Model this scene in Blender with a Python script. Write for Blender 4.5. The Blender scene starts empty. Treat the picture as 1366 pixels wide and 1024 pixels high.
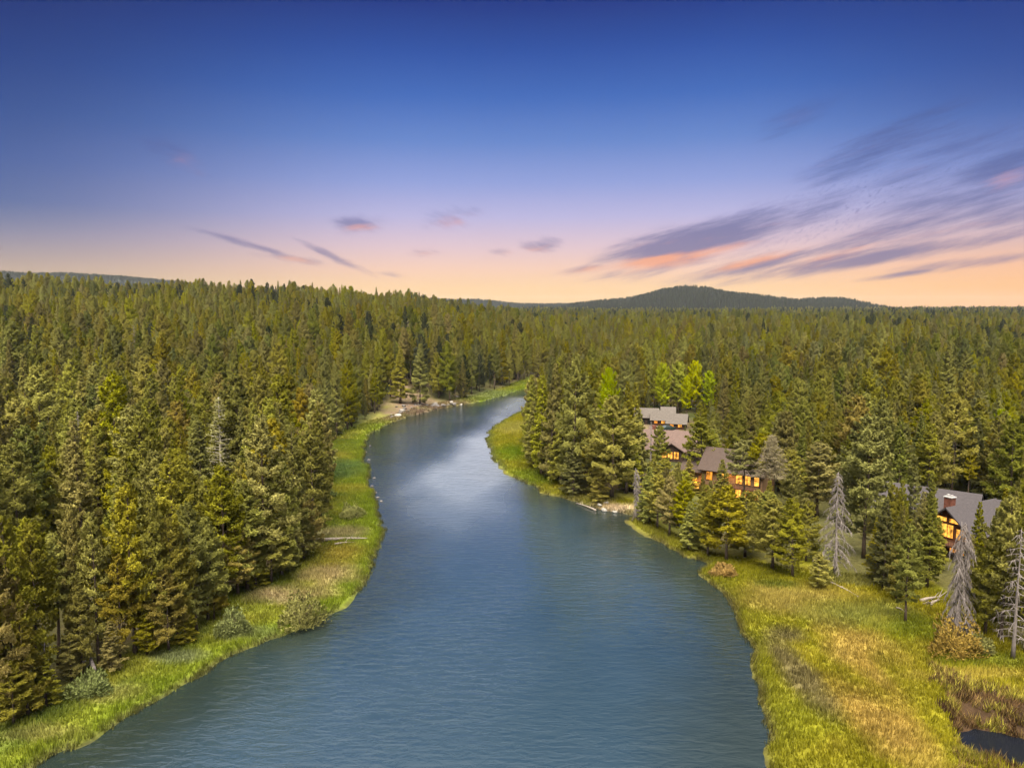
import bpy, math, random
import numpy as np
from mathutils import Vector, Matrix

sc = bpy.context.scene
C = sc.collection
R_ = math.radians
rng = np.random.default_rng(7)
random.seed(7)

# ------------------------------------------------------------------ camera
CAM_H, F, CX, CY, HOR = 42.0, 975.0, 683.0, 512.0, 415.0
PITCH = math.atan((CY - HOR) / F)
cam_d = bpy.data.cameras.new('camera')
cam = bpy.data.objects.new('camera', cam_d); C.objects.link(cam)
cam.location = (0, 0, CAM_H)
cam.rotation_euler = (math.pi / 2 - PITCH, 0, 0)
cam_d.sensor_width = 36; cam_d.lens = 36 * F / 1366
cam_d.clip_start = 1; cam_d.clip_end = 30000
sc.camera = cam
CP, SP = math.cos(PITCH), math.sin(PITCH)

def ray(px, py):
    a, b = (px - CX) / F, -(py - CY) / F
    return np.array([a, CP + b * SP, -SP + b * CP])

def azel(px, py):
    d = ray(px, py)
    return math.degrees(math.atan2(d[0], d[1])), math.degrees(math.atan2(d[2], math.hypot(d[0], d[1])))

def proj(x, y, z):
    z = z - CAM_H
    f = y * CP - z * SP
    u = y * SP + z * CP
    return CX + F * x / f, CY - F * u / f

# ------------------------------------------------------------------ light, exposure
EXPO = 2.0
sc.view_settings.view_transform = 'Standard'
sc.view_settings.look = 'None'
sc.view_settings.exposure = EXPO
sc.view_settings.gamma = 1
SUN_EL, SUN_AZ = 66.0, -172.0        # azimuth measured from +Y towards +X: behind the camera
sd_ = bpy.data.lights.new('sun', 'SUN'); sd_.energy = 3.4; sd_.angle = R_(50); sd_.color = (1.0, 0.91, 0.77)
sun = bpy.data.objects.new('sun', sd_); C.objects.link(sun)
sv = Vector((math.sin(R_(SUN_AZ)) * math.cos(R_(SUN_EL)), math.cos(R_(SUN_AZ)) * math.cos(R_(SUN_EL)), math.sin(R_(SUN_EL))))
sun.rotation_euler = sv.to_track_quat('Z', 'Y').to_euler()
sun.location = (0, 0, 300)

def s2l(c):
    return [((v / 255) / 12.92 if v / 255 <= 0.04045 else ((v / 255 + 0.055) / 1.055) ** 2.4) for v in c]

class NT:
    """small node-tree writer"""
    def __init__(s, tree): s.t = tree; s.n = tree.nodes; s.l = tree.links
    def add(s, typ, **kw):
        n = s.n.new(typ)
        for k, v in kw.items():
            if k == 'inp':
                for i, val in v.items():
                    if isinstance(val, bpy.types.NodeSocket): s.l.new(val, n.inputs[i])
                    else: n.inputs[i].default_value = val
            else: setattr(n, k, v)
        return n
    def math(s, op, a, b=0.0, c=0.0, clamp=False):
        n = s.add('ShaderNodeMath', operation=op, use_clamp=clamp, inp={0: a, 1: b, 2: c}); return n.outputs[0]
    def mix(s, f, a, b, blend='MIX'):
        n = s.add('ShaderNodeMix', data_type='RGBA', blend_type=blend, inp={0: f, 6: a, 7: b}); return n.outputs[2]
    def rng(s, v, a, b, c=0.0, d=1.0, smooth=False):
        n = s.add('ShaderNodeMapRange', inp={0: v, 1: a, 2: b, 3: c, 4: d})
        if smooth: n.interpolation_type = 'SMOOTHSTEP'
        return n.outputs[0]
    def ramp(s, f, stops):
        n = s.add('ShaderNodeValToRGB', inp={0: f}); e = n.color_ramp.elements
        while len(e) < len(stops): e.new(0.5)
        for el, (p, c) in zip(e, stops):
            el.position = p; el.color = (*c[:3], 1)
        return n.outputs[0]

def build_world():
    w = bpy.data.worlds.new('World'); sc.world = w; w.use_nodes = True
    T = NT(w.node_tree); T.n.clear()
    co = T.add('ShaderNodeTexCoord').outputs['Generated']
    xyz = T.add('ShaderNodeSeparateXYZ', inp={0: co})
    el = T.math('MULTIPLY', T.math('ARCSINE', xyz.outputs[2]), 57.2958)
    az = T.math('MULTIPLY', T.math('ARCTAN2', xyz.outputs[0], xyz.outputs[1]), 57.2958)
    k = 0.5 ** EXPO
    def el_of(py): return azel(CX, py)[1]
    stops = [(-3, (238, 170, 120)), (el_of(405), (255, 204, 128)), (el_of(385), (255, 208, 150)), (el_of(360), (248, 204, 178)),
             (el_of(330), (226, 196, 204)), (el_of(290), (188, 182, 222)), (el_of(245), (146, 160, 218)),
             (el_of(190), (100, 133, 203)), (el_of(130), (60, 104, 186)), (el_of(70), (36, 78, 164)), (el_of(5), (16, 48, 132)),
             (25, (14, 46, 128)), (36, (205, 220, 240)), (50, (350, 352, 355)), (90, (400, 398, 394))]  # last stops, above the view: bright sky added as fill for forest and river
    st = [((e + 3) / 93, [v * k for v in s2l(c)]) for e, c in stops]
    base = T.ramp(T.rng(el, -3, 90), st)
    # darker towards the left and a warmer horizon towards the right
    low = T.rng(el, 0, 9, 1, 0, True)
    dl = T.rng(az, -38, -6, 1, 0, True)
    base = T.mix(T.math('MULTIPLY', T.math('MULTIPLY', dl, T.rng(el, 0, 7, 0.3, 0.92)), T.rng(el, 24, 34, 1, 0)), base, (0.10, 0.22, 0.40, 1), 'MULTIPLY')
    dr = T.rng(az, 14, 38, 0, 1, True)
    base = T.mix(T.math('MULTIPLY', T.math('MULTIPLY', dr, T.rng(el, 3, 14, 0.0, 0.85)), T.rng(el, 24, 34, 1, 0)), base, (0.22, 0.34, 0.56, 1), 'MULTIPLY')
    base = T.mix(T.math('MULTIPLY', T.math('MULTIPLY', dr, low), 0.85), base, (1.0, 0.74, 0.5, 1), 'MULTIPLY')
    # clouds: soft ellipses broken up by stretched noise, all in azimuth / elevation
    ae = T.add('ShaderNodeCombineXYZ', inp={0: az, 1: el}).outputs[0]
    def noise(ang, sx, sy, scale, detail=4, rough=0.6, off=0.0):
        m = T.add('ShaderNodeMapping', vector_type='TEXTURE', inp={0: ae, 1: (off, off, 0), 2: (0, 0, R_(ang)), 3: (sx, sy, 1)})
        return T.add('ShaderNodeTexNoise', inp={'Vector': m.outputs[0], 'Scale': scale, 'Detail': detail, 'Roughness': rough}).outputs[0]
    def blob(px, py, a, b, ang, s):
        a0, e0 = azel(px, py)
        m = T.add('ShaderNodeMapping', vector_type='TEXTURE', inp={0: ae, 1: (a0, e0, 0), 2: (0, 0, R_(ang)), 3: (a / 15.5, b / 15.5, 1)})
        ln = T.add('ShaderNodeVectorMath', operation='LENGTH', inp={0: m.outputs[0]})
        return T.rng(ln.outputs['Value'], 0, 1, s, 0, True)
    def total(lst):
        o = None
        for b in lst:
            v = blob(*b); o = v if o is None else T.math('MAXIMUM', o, v)
        return o
    nR = noise(15, 5.5, 0.7, 0.8, 8, 0.7)
    nM = noise(32, .62, 0.30, 1.4, 4, 0.6, 3.0)
    nL = noise(-17, 3.2, 0.8, 1.0, 6, 0.65)
    right = [(930, 322, 185, 36, 14, 1.5), (890, 346, 120, 18, 6, 1.25), (1010, 352, 150, 15, 12, 1.0), (1075, 287, 120, 26, 22, .62), (1180, 342, 240, 14, 9, 1.1),
             (1200, 309, 210, 26, 14, .8), (1290, 352, 130, 10, 6, .9), (1215, 364, 80, 6, 7, 1.0), (1290, 262, 170, 42, 12, .72), (1180, 195, 130, 34, 22, .78), (1330, 228, 80, 30, 18, 1.0),
             (1060, 158, 75, 20, 22, .62), (790, 358, 70, 9, 8, .85), (1110, 345, 140, 9, 10, 1.0), (1330, 292, 90, 16, 12, .8), (1250, 215, 150, 40, 16, .5)]
    left = [(330, 326, 100, 7, -16, 1.1), (385, 344, 55, 8, -8, 1.0), (445, 343, 75, 7.5, -24, 1.1), (480, 299, 55, 16, 2, 1.0), (602, 292, 55, 26, 12, .55),
            (566, 337, 30, 8, 2, .75), (722, 328, 46, 14, 4, .9), (672, 336, 42, 10, 6, .55), (240, 212, 80, 28, -18, .5), (520, 366, 25, 6, -8, .75)]
    mR, mL = total(right), total(left)
    dR = T.rng(T.math('ADD', mR, T.math('MULTIPLY', T.math('SUBTRACT', nR, 0.5), 2.4)), 0.0, 1.2, 0, 1, True)
    dR = T.math('MULTIPLY', dR, T.rng(mR, 0, 0.25))
    mott = T.math('MULTIPLY', blob(1120, 275, 230, 45, 17, 1.3), T.rng(nM, 0.46, 0.74, 0, 0.6, True), clamp=True)
    dR = T.math('MAXIMUM', dR, mott)
    dL = T.rng(T.math('ADD', mL, T.math('MULTIPLY', T.math('SUBTRACT', nL, 0.5), 2.6)), 0.05, 1.3, 0, 0.8, True)
    dL = T.math('MULTIPLY', dL, T.rng(mL, 0, 0.25))
    d = T.math('MAXIMUM', dR, dL)
    pink = total([(870, 350, 110, 14, 6, 1.4), (945, 337, 90, 11, 12, 1.25), (1010, 346, 130, 10, 12, .9), (1150, 330, 130, 8, 12, .7), (1345, 236, 40, 12, 12, 1.0),
                  (480, 304, 55, 9, 2, .8), (605, 298, 60, 20, 12, .8), (566, 338, 36, 9, 2, .8), (400, 347, 55, 7, -8, .6), (700, 335, 80, 11, 4, .7), (252, 218, 40, 18, -18, .7), (790, 359, 70, 9, 8, .7), (1060, 158, 60, 16, 22, .35)])
    pk = T.rng(T.math('ADD', pink, T.math('MULTIPLY', T.math('SUBTRACT', noise(13, 5.0, 0.6, .9, 7, .68, 7.0), 0.5), 2.4)), 0.1, 1.25, 0, 1, True)
    dark = T.ramp(T.rng(el, 0, 22), [(0.0, [v * k for v in s2l((128, 104, 132))]), (0.18, [v * k for v in s2l((112, 104, 150))]), (0.45, [v * k for v in s2l((78, 94, 156))]), (1.0, [v * k for v in s2l((44, 62, 128))])])
    warm = T.ramp(T.rng(el, 0, 22), [(0.0, [v * k for v in s2l((250, 166, 112))]), (0.25, [v * k for v in s2l((240, 152, 116))]), (0.6, [v * k for v in s2l((150, 126, 172))]), (1.0, [v * k for v in s2l((90, 92, 150))])])
    cc = T.mix(pk, dark, warm)
    col = T.mix(T.math('MULTIPLY', d, 0.84), base, cc)
    sky = T.add('ShaderNodeTexSky', sky_type='NISHITA', sun_disc=False, sun_elevation=R_(SUN_EL), sun_rotation=R_(SUN_AZ))
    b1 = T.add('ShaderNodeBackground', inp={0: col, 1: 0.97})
    b2 = T.add('ShaderNodeBackground', inp={0: sky.outputs[0], 1: 0.001})
    a = T.add('ShaderNodeAddShader', inp={0: b1.outputs[0], 1: b2.outputs[0]})
    T.add('ShaderNodeOutputWorld', inp={0: a.outputs[0]})
build_world()

# ------------------------------------------------------------------ helpers
def tag(o, label=None, cat=None, group=None, kind=None):
    if label: o['label'] = label
    if cat: o['category'] = cat
    if group: o['group'] = group
    if kind: o['kind'] = kind
    return o

def empty(name, loc, rz=0.0, sx=1.0, sz=1.0):
    o = bpy.data.objects.new(name, None); C.objects.link(o)
    o.location = loc; o.rotation_euler = (0, 0, rz); o.scale = (sx, sx, sz); o.empty_display_size = 0.5
    return o

def link(name, me, parent=None):
    o = bpy.data.objects.new(name, me); C.objects.link(o)
    if parent: o.parent = parent
    return o

def np_mesh(name, v, q, mat, face_attr=None, face_col=None, smooth=False, face_n=None):
    """v (n,3), q (m,k) with k = 3 or 4"""
    me = bpy.data.meshes.new(name)
    v = np.ascontiguousarray(v, dtype=np.float32); q = np.ascontiguousarray(q, dtype=np.int32)
    me.vertices.add(len(v)); me.vertices.foreach_set('co', v.ravel())
    k = q.shape[1]
    me.loops.add(q.size); me.loops.foreach_set('vertex_index', q.ravel())
    me.polygons.add(len(q)); me.polygons.foreach_set('loop_start', np.arange(0, q.size, k, dtype=np.int32))
    me.polygons.foreach_set('loop_total', np.full(len(q), k, dtype=np.int32))
    me.polygons.foreach_set('use_smooth', np.full(len(q), smooth, dtype=bool))
    me.update(calc_edges=True)
    if face_attr is not None:
        a = me.attributes.new('v', 'FLOAT', 'FACE'); a.data.foreach_set('value', np.asarray(face_attr, dtype=np.float32))
    if face_col is not None:
        a = me.attributes.new('tint', 'FLOAT_COLOR', 'POINT')
        a.data.foreach_set('color', np.hstack([face_col, np.ones((len(face_col), 1))]).astype(np.float32).ravel())
    if face_n is not None:
        a = me.attributes.new('n', 'FLOAT_VECTOR', 'FACE'); a.data.foreach_set('vector', np.ascontiguousarray(face_n, dtype=np.float32).ravel())
    if mat: me.materials.append(mat)
    return me

class MB:
    """collects shapes and links them as one mesh"""
    def __init__(s): s.v = []; s.f = []
    def poly(s, *pts):
        i = len(s.v); s.v += [tuple(p) for p in pts]; s.f.append(tuple(range(i, i + len(pts))))
    def box(s, x0, y0, z0, x1, y1, z1):
        i = len(s.v)
        s.v += [(x, y, z) for z in (z0, z1) for x, y in ((x0, y0), (x1, y0), (x1, y1), (x0, y1))]
        s.f += [tuple(i + k for k in f) for f in ((3, 2, 1, 0), (4, 5, 6, 7), (0, 1, 5, 4), (1, 2, 6, 5), (2, 3, 7, 6), (3, 0, 4, 7))]
    def slab(s, a, b, c, d, th):
        """thick sheet over quad abcd (counter-clockwise seen from above)"""
        i = len(s.v); a, b, c, d = map(Vector, (a, b, c, d)); n = (b - a).cross(d - a).normalized() * th
        s.v += [tuple(p) for p in (a, b, c, d)] + [tuple(p - n) for p in (a, b, c, d)]
        s.f += [tuple(i + k for k in f) for f in ((0, 1, 2, 3), (7, 6, 5, 4), (4, 5, 1, 0), (5, 6, 2, 1), (6, 7, 3, 2), (7, 4, 0, 3))]
    def prism(s, poly, y0, y1):
        """polygon in xz pushed from y0 to y1"""
        n = len(poly); i = len(s.v)
        s.v += [(x, y0, z) for x, z in poly] + [(x, y1, z) for x, z in poly]
        s.f.append(tuple(i + k for k in range(n))); s.f.append(tuple(i + n + k for k in reversed(range(n))))
        for k in range(n): s.f.append((i + k, i + n + k, i + n + (k + 1) % n, i + (k + 1) % n))
    def tube(s, pts, rad, n=6, cap=True):
        pts = [Vector(p) for p in pts]; rings = []
        for k, p in enumerate(pts):
            t = (pts[min(k + 1, len(pts) - 1)] - pts[max(k - 1, 0)]).normalized()
            u = t.cross(Vector((0.31, 0.87, 0.12)) if abs(t.z) > 0.8 else Vector((0, 0, 1))).normalized(); w = t.cross(u)
            i = len(s.v); r = rad[k] if hasattr(rad, '__len__') else rad
            for j in range(n):
                a = 2 * math.pi * j / n; s.v.append(tuple(p + (u * math.cos(a) + w * math.sin(a)) * r))
            rings.append(i)
        for a, b in zip(rings, rings[1:]):
            for j in range(n): s.f.append((a + j, a + (j + 1) % n, b + (j + 1) % n, b + j))
        if cap:
            s.f.append(tuple(rings[0] + j for j in reversed(range(n)))); s.f.append(tuple(rings[-1] + j for j in range(n)))
    def mesh(s, name, mat, smooth=False):
        me = bpy.data.meshes.new(name); me.from_pydata(s.v, [], s.f)
        if smooth: me.polygons.foreach_set('use_smooth', [True] * len(me.polygons))
        me.materials.append(mat); me.update(); return me
    def build(s, name, mat, parent=None, smooth=False):
        return link(name, s.mesh(name, mat, smooth), parent)

# ------------------------------------------------------------------ materials
MATS = {}
def mat(name):
    m = bpy.data.materials.new(name); m.use_nodes = True; T = NT(m.node_tree); T.n.clear(); MATS[name] = m
    return m, T

def foliage(name, col, var=0.2, hue=0.014):
    m, T = mat(name)
    at = T.add('ShaderNodeAttribute', attribute_name='v').outputs['Fac']
    oi = T.add('ShaderNodeObjectInfo').outputs['Random']
    hs = T.add('ShaderNodeHueSaturation', inp={'Hue': T.rng(oi, 0, 1, 0.5 - hue, 0.5 + hue), 'Saturation': T.rng(T.math('FRACT', T.math('MULTIPLY', oi, 17.3)), 0, 1, 0.82, 1.12),
               'Value': T.math('MULTIPLY', at, T.rng(T.math('FRACT', T.math('MULTIPLY', oi, 7.7)), 0, 1, 1 - var, 1 + var)), 'Fac': 1.0, 'Color': (*col, 1)})
    nr = T.add('ShaderNodeAttribute', attribute_name='n').outputs['Vector']
    nw = T.add('ShaderNodeVectorTransform', vector_type='NORMAL', convert_from='OBJECT', convert_to='WORLD', inp={0: nr})
    d = T.add('ShaderNodeBsdfDiffuse', inp={0: hs.outputs[0], 'Normal': nw.outputs[0]})
    t = T.add('ShaderNodeBsdfTranslucent', inp={0: hs.outputs[0]})
    tc = T.add('ShaderNodeVectorMath', operation='SCALE', inp={0: hs.outputs[0]}); tc.inputs['Scale'].default_value = .7; T.l.new(tc.outputs[0], t.inputs[0])
    mx = T.add('ShaderNodeAddShader', inp={0: d.outputs[0], 1: t.outputs[0]})
    T.add('ShaderNodeOutputMaterial', inp={0: mx.outputs[0]})
    return m

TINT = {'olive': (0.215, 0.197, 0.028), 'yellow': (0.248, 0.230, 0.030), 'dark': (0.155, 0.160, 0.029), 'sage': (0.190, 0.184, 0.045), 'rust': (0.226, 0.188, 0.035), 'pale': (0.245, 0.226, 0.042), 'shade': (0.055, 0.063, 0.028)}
TNAME = {'olive': 'olive green', 'yellow': 'yellow green', 'dark': 'dark green', 'sage': 'grey green', 'rust': 'brownish green', 'pale': 'pale green', 'shade': 'very dark green'}
FOL = {k: foliage('needles ' + k, v) for k, v in TINT.items()}
FOL['aspen'] = foliage('leaves aspen', (0.34, 0.36, 0.015), .10)
FOL['willow'] = foliage('leaves willow', (0.20, 0.20, 0.06), .15)
FOL['tanbush'] = foliage('leaves tan bush', (0.26, 0.19, 0.06), .1)
FOL['bluebush'] = foliage('leaves bush', (0.16, 0.18, 0.06), .1)

def simple(name, col, rough=0.8, scale=3.0, amt=0.35, bump=0.0, stretch=(1, 1, 1), spec=0.3):
    m, T = mat(name)
    co = T.add('ShaderNodeTexCoord').outputs['Object']
    mp = T.add('ShaderNodeMapping', inp={0: co, 3: stretch}).outputs[0]
    n = T.add('ShaderNodeTexNoise', inp={'Vector': mp, 'Scale': scale, 'Detail': 6, 'Roughness': 0.65})
    f = T.rng(n.outputs[0], 0.3, 0.7, 1 - amt, 1 + amt)
    c = T.add('ShaderNodeVectorMath', operation='SCALE', inp={0: [v * .55 for v in col[:3]]}); T.l.new(f, c.inputs['Scale'])
    p = T.add('ShaderNodeBsdfPrincipled', inp={'Base Color': c.outputs[0], 'Roughness': rough, 'Specular IOR Level': spec * .5})
    if bump:
        b = T.add('ShaderNodeBump', inp={'Height': n.outputs[0], 'Strength': bump, 'Distance': 0.1}); T.l.new(b.outputs[0], p.inputs['Normal'])
    T.add('ShaderNodeOutputMaterial', inp={0: p.outputs[0]})
    return m
BARK = simple('bark', (0.16, 0.115, 0.085), 0.9, 2.0, 0.5, 0.5, (3, 3, 0.5))
BARKRED = simple('reddish bark', (0.20, 0.115, 0.07), 0.9, 2.0, 0.5, 0.5, (3, 3, 0.5))
DEAD = simple('dead wood', (0.31, 0.265, 0.245), 0.9, 3.0, 0.35, 0.3, (2, 2, .6))
DEADB = simple('bleached wood', (0.80, 0.72, 0.60), 0.9, 3.0, 0.2, 0.2)
TANWOOD = simple('tan twigs', (0.36, 0.30, 0.17), 0.9, 3.0, 0.3, 0.2)
PALEGREEN = simple('pale green twigs', (0.42, 0.40, 0.15), 0.9, 3.0, 0.3, 0.2)
LOG = simple('log wood', (0.38, 0.315, 0.26), 0.9, 3.0, 0.4, 0.4)
ROCK = simple('rock', (0.20, 0.18, 0.165), 0.9, 1.5, 0.4, 0.6)
ROCKW = simple('pale rock', (0.42, 0.39, 0.34), 0.9, 1.5, 0.25, 0.5)
ROOFG = simple('grey shake roof', (0.092, 0.080, 0.083), 0.85, 2.2, 0.28, 0.4, (1, 1, 6))
ROOFB = simple('brown shake roof', (0.105, 0.074, 0.060), 0.85, 2.2, 0.3, 0.4, (1, 1, 6))
ROOFK = simple('pinkish shake roof', (0.19, 0.128, 0.108), 0.85, 2.2, 0.3, 0.4, (1, 1, 6))
ROOFP = simple('pale roof', (0.17, 0.145, 0.125), 0.8, 1.5, 0.2, 0.2)
WALLR = simple('red brown siding', (0.19, 0.066, 0.03), 0.75, 2.0, 0.25, 0.3, (1, 1, 8))
WALLT = simple('tan siding', (0.27, 0.16, 0.085), 0.75, 2.0, 0.25, 0.3, (1, 1, 8))
WALLD = simple('dark brown siding', (0.07, 0.042, 0.03), 0.75, 2.0, 0.25, 0.3, (1, 1, 8))
STONE = simple('chimney stone', (0.23, 0.085, 0.055), 0.9, 3.0, 0.4, 0.5)
TRIM = simple('dark timber trim', (0.10, 0.045, 0.025), 0.7, 3.0, 0.25)
CAP = simple('pale chimney cap', (0.55, 0.52, 0.50), 0.6, 3, 0.1)
DRIVE = simple('driveway paving', (0.19, 0.135, 0.115), 0.9, 0.8, 0.2)
CARP = simple('dark green car paint', (0.03, 0.06, 0.055), 0.25, 1, 0.05, spec=0.6)
CARG = simple('car glass', (0.10, 0.12, 0.13), 0.08, 1, 0.05, spec=0.8)
TYRE = simple('tyre rubber', (0.02, 0.02, 0.02), 0.8, 3, 0.1)
def glow(name, col, s):
    m, T = mat(name)
    co = T.add('ShaderNodeTexCoord').outputs['Object']
    n = T.add('ShaderNodeTexNoise', inp={'Vector': co, 'Scale': 1.1, 'Detail': 2})
    e = T.add('ShaderNodeEmission', inp={0: (*col, 1), 1: T.rng(n.outputs[0], 0.34, 0.66, s * 0.2, s * 1.75)})
    T.add('ShaderNodeOutputMaterial', inp={0: e.outputs[0]}); return m
LIT = glow('lit window', (1.0, 0.36, 0.04), 0.24)
LITH = glow('brightly lit window', (1.0, 0.42, 0.06), 0.40)

# ------------------------------------------------------------------ plan of the place (ground metres)
def flat(px, py, z=0.0):
    d = ray(px, py); t = (z - CAM_H) / d[2]; return (d[0] * t, d[1] * t)

LB = [(45, 1024), (92, 1003), (130, 985), (160, 962), (190, 945), (238, 922), (272, 902), (300, 880), (350, 860), (400, 842), (428, 828), (470, 800), (492, 770), (505, 742), (515, 715),
      (509, 692), (500, 668), (493, 650), (489, 625), (486, 605), (489, 588), (500, 576), (520, 566), (545, 556), (575, 548), (600, 543), (640, 536), (675, 527), (706, 517)]
RB = [(1025, 1024), (1022, 985), (1016, 940), (1008, 905), (997, 860), (980, 815), (957, 784), (934, 766), (946, 752), (915, 742), (880, 725), (855, 712), (833, 697), (846, 689),
      (825, 684), (800, 680), (775, 672), (745, 664), (720, 655), (690, 640), (670, 628), (656, 612), (649, 597), (652, 580), (662, 567), (677, 558), (697, 548)]
left_e = [(-75, -90), (-62, -20), (-54, 30)] + [flat(*p) for p in LB] + [(35, 432), (85, 455), (160, 462), (260, 440), (420, 430)]
right_e = [(30, -90), (25, -20), (24, 30)] + [flat(*p) for p in RB] + [(22, 345), (55, 388), (98, 414), (160, 422), (258, 402), (420, 395)]

def spline(pts, per=5):
    p = np.array(pts); q = np.vstack([2 * p[0] - p[1], p, 2 * p[-1] - p[-2]]); out = []
    for i in range(1, len(q) - 2):
        for t in np.linspace(0, 1, per, endpoint=False):
            a, b, c, d = q[i - 1:i + 3]
            out.append(0.5 * ((2 * b) + (c - a) * t + (2 * a - 5 * b + 4 * c - d) * t * t + (3 * b - a - 3 * c + d) * t ** 3))
    out.append(q[-2]); return np.array(out)

def vnoise(x, y, s, seed=0):
    """smooth value noise in 0..1"""
    x = np.asarray(x, float) / s + seed * 17.3; y = np.asarray(y, float) / s + seed * 5.1
    xi, yi = np.floor(x).astype(np.int64), np.floor(y).astype(np.int64); fx, fy = x - xi, y - yi
    fx, fy = fx * fx * (3 - 2 * fx), fy * fy * (3 - 2 * fy)
    def h(a, b):
        n = (a * 374761393 + b * 668265263 + seed * 69069) & 0xffffffff; n = ((n ^ (n >> 13)) * 1274126177) & 0xffffffff
        return ((n ^ (n >> 16)) & 0xffff) / 65535.0
    return (h(xi, yi) * (1 - fx) + h(xi + 1, yi) * fx) * (1 - fy) + (h(xi, yi + 1) * (1 - fx) + h(xi + 1, yi + 1) * fx) * fy
def fbm(x, y, s, seed=0):
    return 0.55 * vnoise(x, y, s, seed) + 0.28 * vnoise(x, y, s * .45, seed + 1) + 0.17 * vnoise(x, y, s * .2, seed + 2)

LE, RE = spline(left_e), spline(right_e)
RIVER = np.vstack([LE, RE[::-1]])

def inside(x, y, poly):
    x = np.asarray(x, float); y = np.asarray(y, float); r = np.zeros(x.shape, bool)
    px, py = poly[:, 0], poly[:, 1]; j = len(poly) - 1
    for i in range(len(poly)):
        c = ((py[i] > y) != (py[j] > y)) & (x < (px[j] - px[i]) * (y - py[i]) / (py[j] - py[i] + 1e-12) + px[i]); r ^= c; j = i
    return r

def seg_dist(x, y, line):
    x = np.asarray(x, float); y = np.asarray(y, float); best = np.full(x.shape, 1e9)
    for a, b in zip(line[:-1], line[1:]):
        dx, dy = b - a; L = dx * dx + dy * dy + 1e-9
        t = np.clip(((x - a[0]) * dx + (y - a[1]) * dy) / L, 0, 1)
        best = np.minimum(best, (x - a[0] - t * dx) ** 2 + (y - a[1] - t * dy) ** 2)
    return np.sqrt(best)

POND = spline([flat(*p) for p in [(1275, 978), (1300, 972), (1330, 976), (1366, 985), (1420, 990), (1440, 1030), (1380, 1034), (1330, 1010), (1300, 1004), (1280, 992), (1275, 978)]], 4)

def river_sd(x, y):
    x = np.asarray(x, float); y = np.asarray(y, float)
    d = np.full(x.shape, 200.0)
    near = (np.abs(x) < 620) & (y > -200) & (y < 680)
    if near.any():
        xx, yy = x[near], y[near]
        dd = np.minimum(seg_dist(xx, yy, LE), seg_dist(xx, yy, RE))
        dd = np.where(inside(xx, yy, RIVER), -dd, dd)
        wob = (vnoise(xx, yy, 2.2, 3) - 0.5) * 1.3 + (vnoise(xx, yy, 7, 4) - 0.5) * 1.2
        d[near] = dd + wob * np.clip(np.hypot(xx, yy) / 130, .6, 1.4)
    return d

AZT = np.array([-180, -60, -45, -35, -24.4, -16.2, -7.2, -2.5, 1, 6, 40, 180.])
AZH = np.array([44, 45, 45, 43, 42, 40, 33, 21, 12, 9, 8, 8.])
def ground(x, y):
    x = np.asarray(x, float); y = np.asarray(y, float)
    s = river_sd(x, y); D = np.hypot(x, y); az = np.degrees(np.arctan2(x, y))
    sm = lambda v: np.clip(v, 0, 1) ** 2 * (3 - 2 * np.clip(v, 0, 1))
    bank = np.where(s < 0, -0.15 + np.maximum(s, -6) * 0.3, 0.45 * sm(s / 1.3) + np.clip(s, 0, 70) * 0.018 + (vnoise(x, y, 9, 8) - .4) * 0.5 * sm(s / 6))
    pin = np.where((np.abs(x - 75) < 60) & (y < 110), np.where(inside(x, y, POND), 1.0, 0.0), 0.0)
    pd = np.where((np.abs(x - 75) < 60) & (y < 110), seg_dist(x, y, POND), 99)
    bank = np.where(pin > 0, -0.1 - np.minimum(pd, 2) * .3, np.minimum(bank, 0.05 + pd * 0.35 + np.maximum(0, pd - 3)))
    A = np.interp(az, AZT, AZH) * (0.94 + 0.12 * vnoise(x, y, 160, 5))
    hill = A * np.clip((D - 170) / 580, 0, 1) ** 1.15 * sm(s / 60)
    far = np.where(az > -4, np.clip(D - 750, 0, 2600) * 0.0098 * np.clip((az + 4) / 6, 0, 1), 0)
    return bank + hill + far

def g1(x, y): return float(ground(np.array([x]), np.array([y]))[0])
def at(px, py):
    z = 0.0
    for _ in range(6):
        x, y = flat(px, py, z); z = 0.5 * z + 0.5 * g1(x, y)
    return x, y, g1(x, y)

def W(lst): return np.array([flat(*p) for p in lst])
# where the trees stand
LF = np.vstack([np.array([(-130, 20), (-75, 40)]), W([(-60, 1010), (0, 966), (60, 944), (95, 925), (135, 896), (210, 866), (262, 838), (300, 802), (345, 782), (385, 762), (412, 742), (428, 720), (436, 690), (430, 655), (424, 630), (424, 602),
      (440, 590), (470, 574), (500, 560), (515, 546), (533, 532), (570, 537), (600, 538), (640, 530), (680, 517), (706, 508)]), np.array([(45, 445), (110, 470), (420, 475), (420, 3000), (-3000, 3000), (-3000, 20)])])
RF = np.vstack([W([(706, 553), (703, 590), (708, 622), (724, 634), (745, 648), (765, 659), (800, 667), (822, 662), (845, 670), (858, 692), (893, 714), (918, 731), (945, 744), (1000, 744), (1057, 766), (1075, 748), (1180, 784), (1240, 784), (1292, 812), (1320, 845), (1366, 880), (1480, 940)]),
      np.array([(160, 60), (3000, 60), (3000, 3000), (420, 3000), (420, 385), (258, 392), (160, 412), (100, 404), (60, 378), (28, 340)])])
CLEAR = [W([(768, 486), (820, 485), (868, 481), (868, 477), (800, 478), (768, 480)]), W([(855, 612), (925, 606), (910, 562), (850, 560)]), W([(925, 672), (1030, 700), (1040, 668), (1000, 640), (930, 640)]), W([(1185, 760), (1350, 770), (1350, 690), (1200, 690)]),
         W([(1095, 785), (1100, 735), (1165, 735), (1185, 770), (1170, 790)])]

MARSH = W([(1243, 896), (1262, 904), (1300, 922), (1366, 940), (1440, 948), (1440, 1034), (1366, 1040), (1340, 1012), (1300, 1006), (1278, 985), (1268, 955), (1256, 925)])
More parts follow.
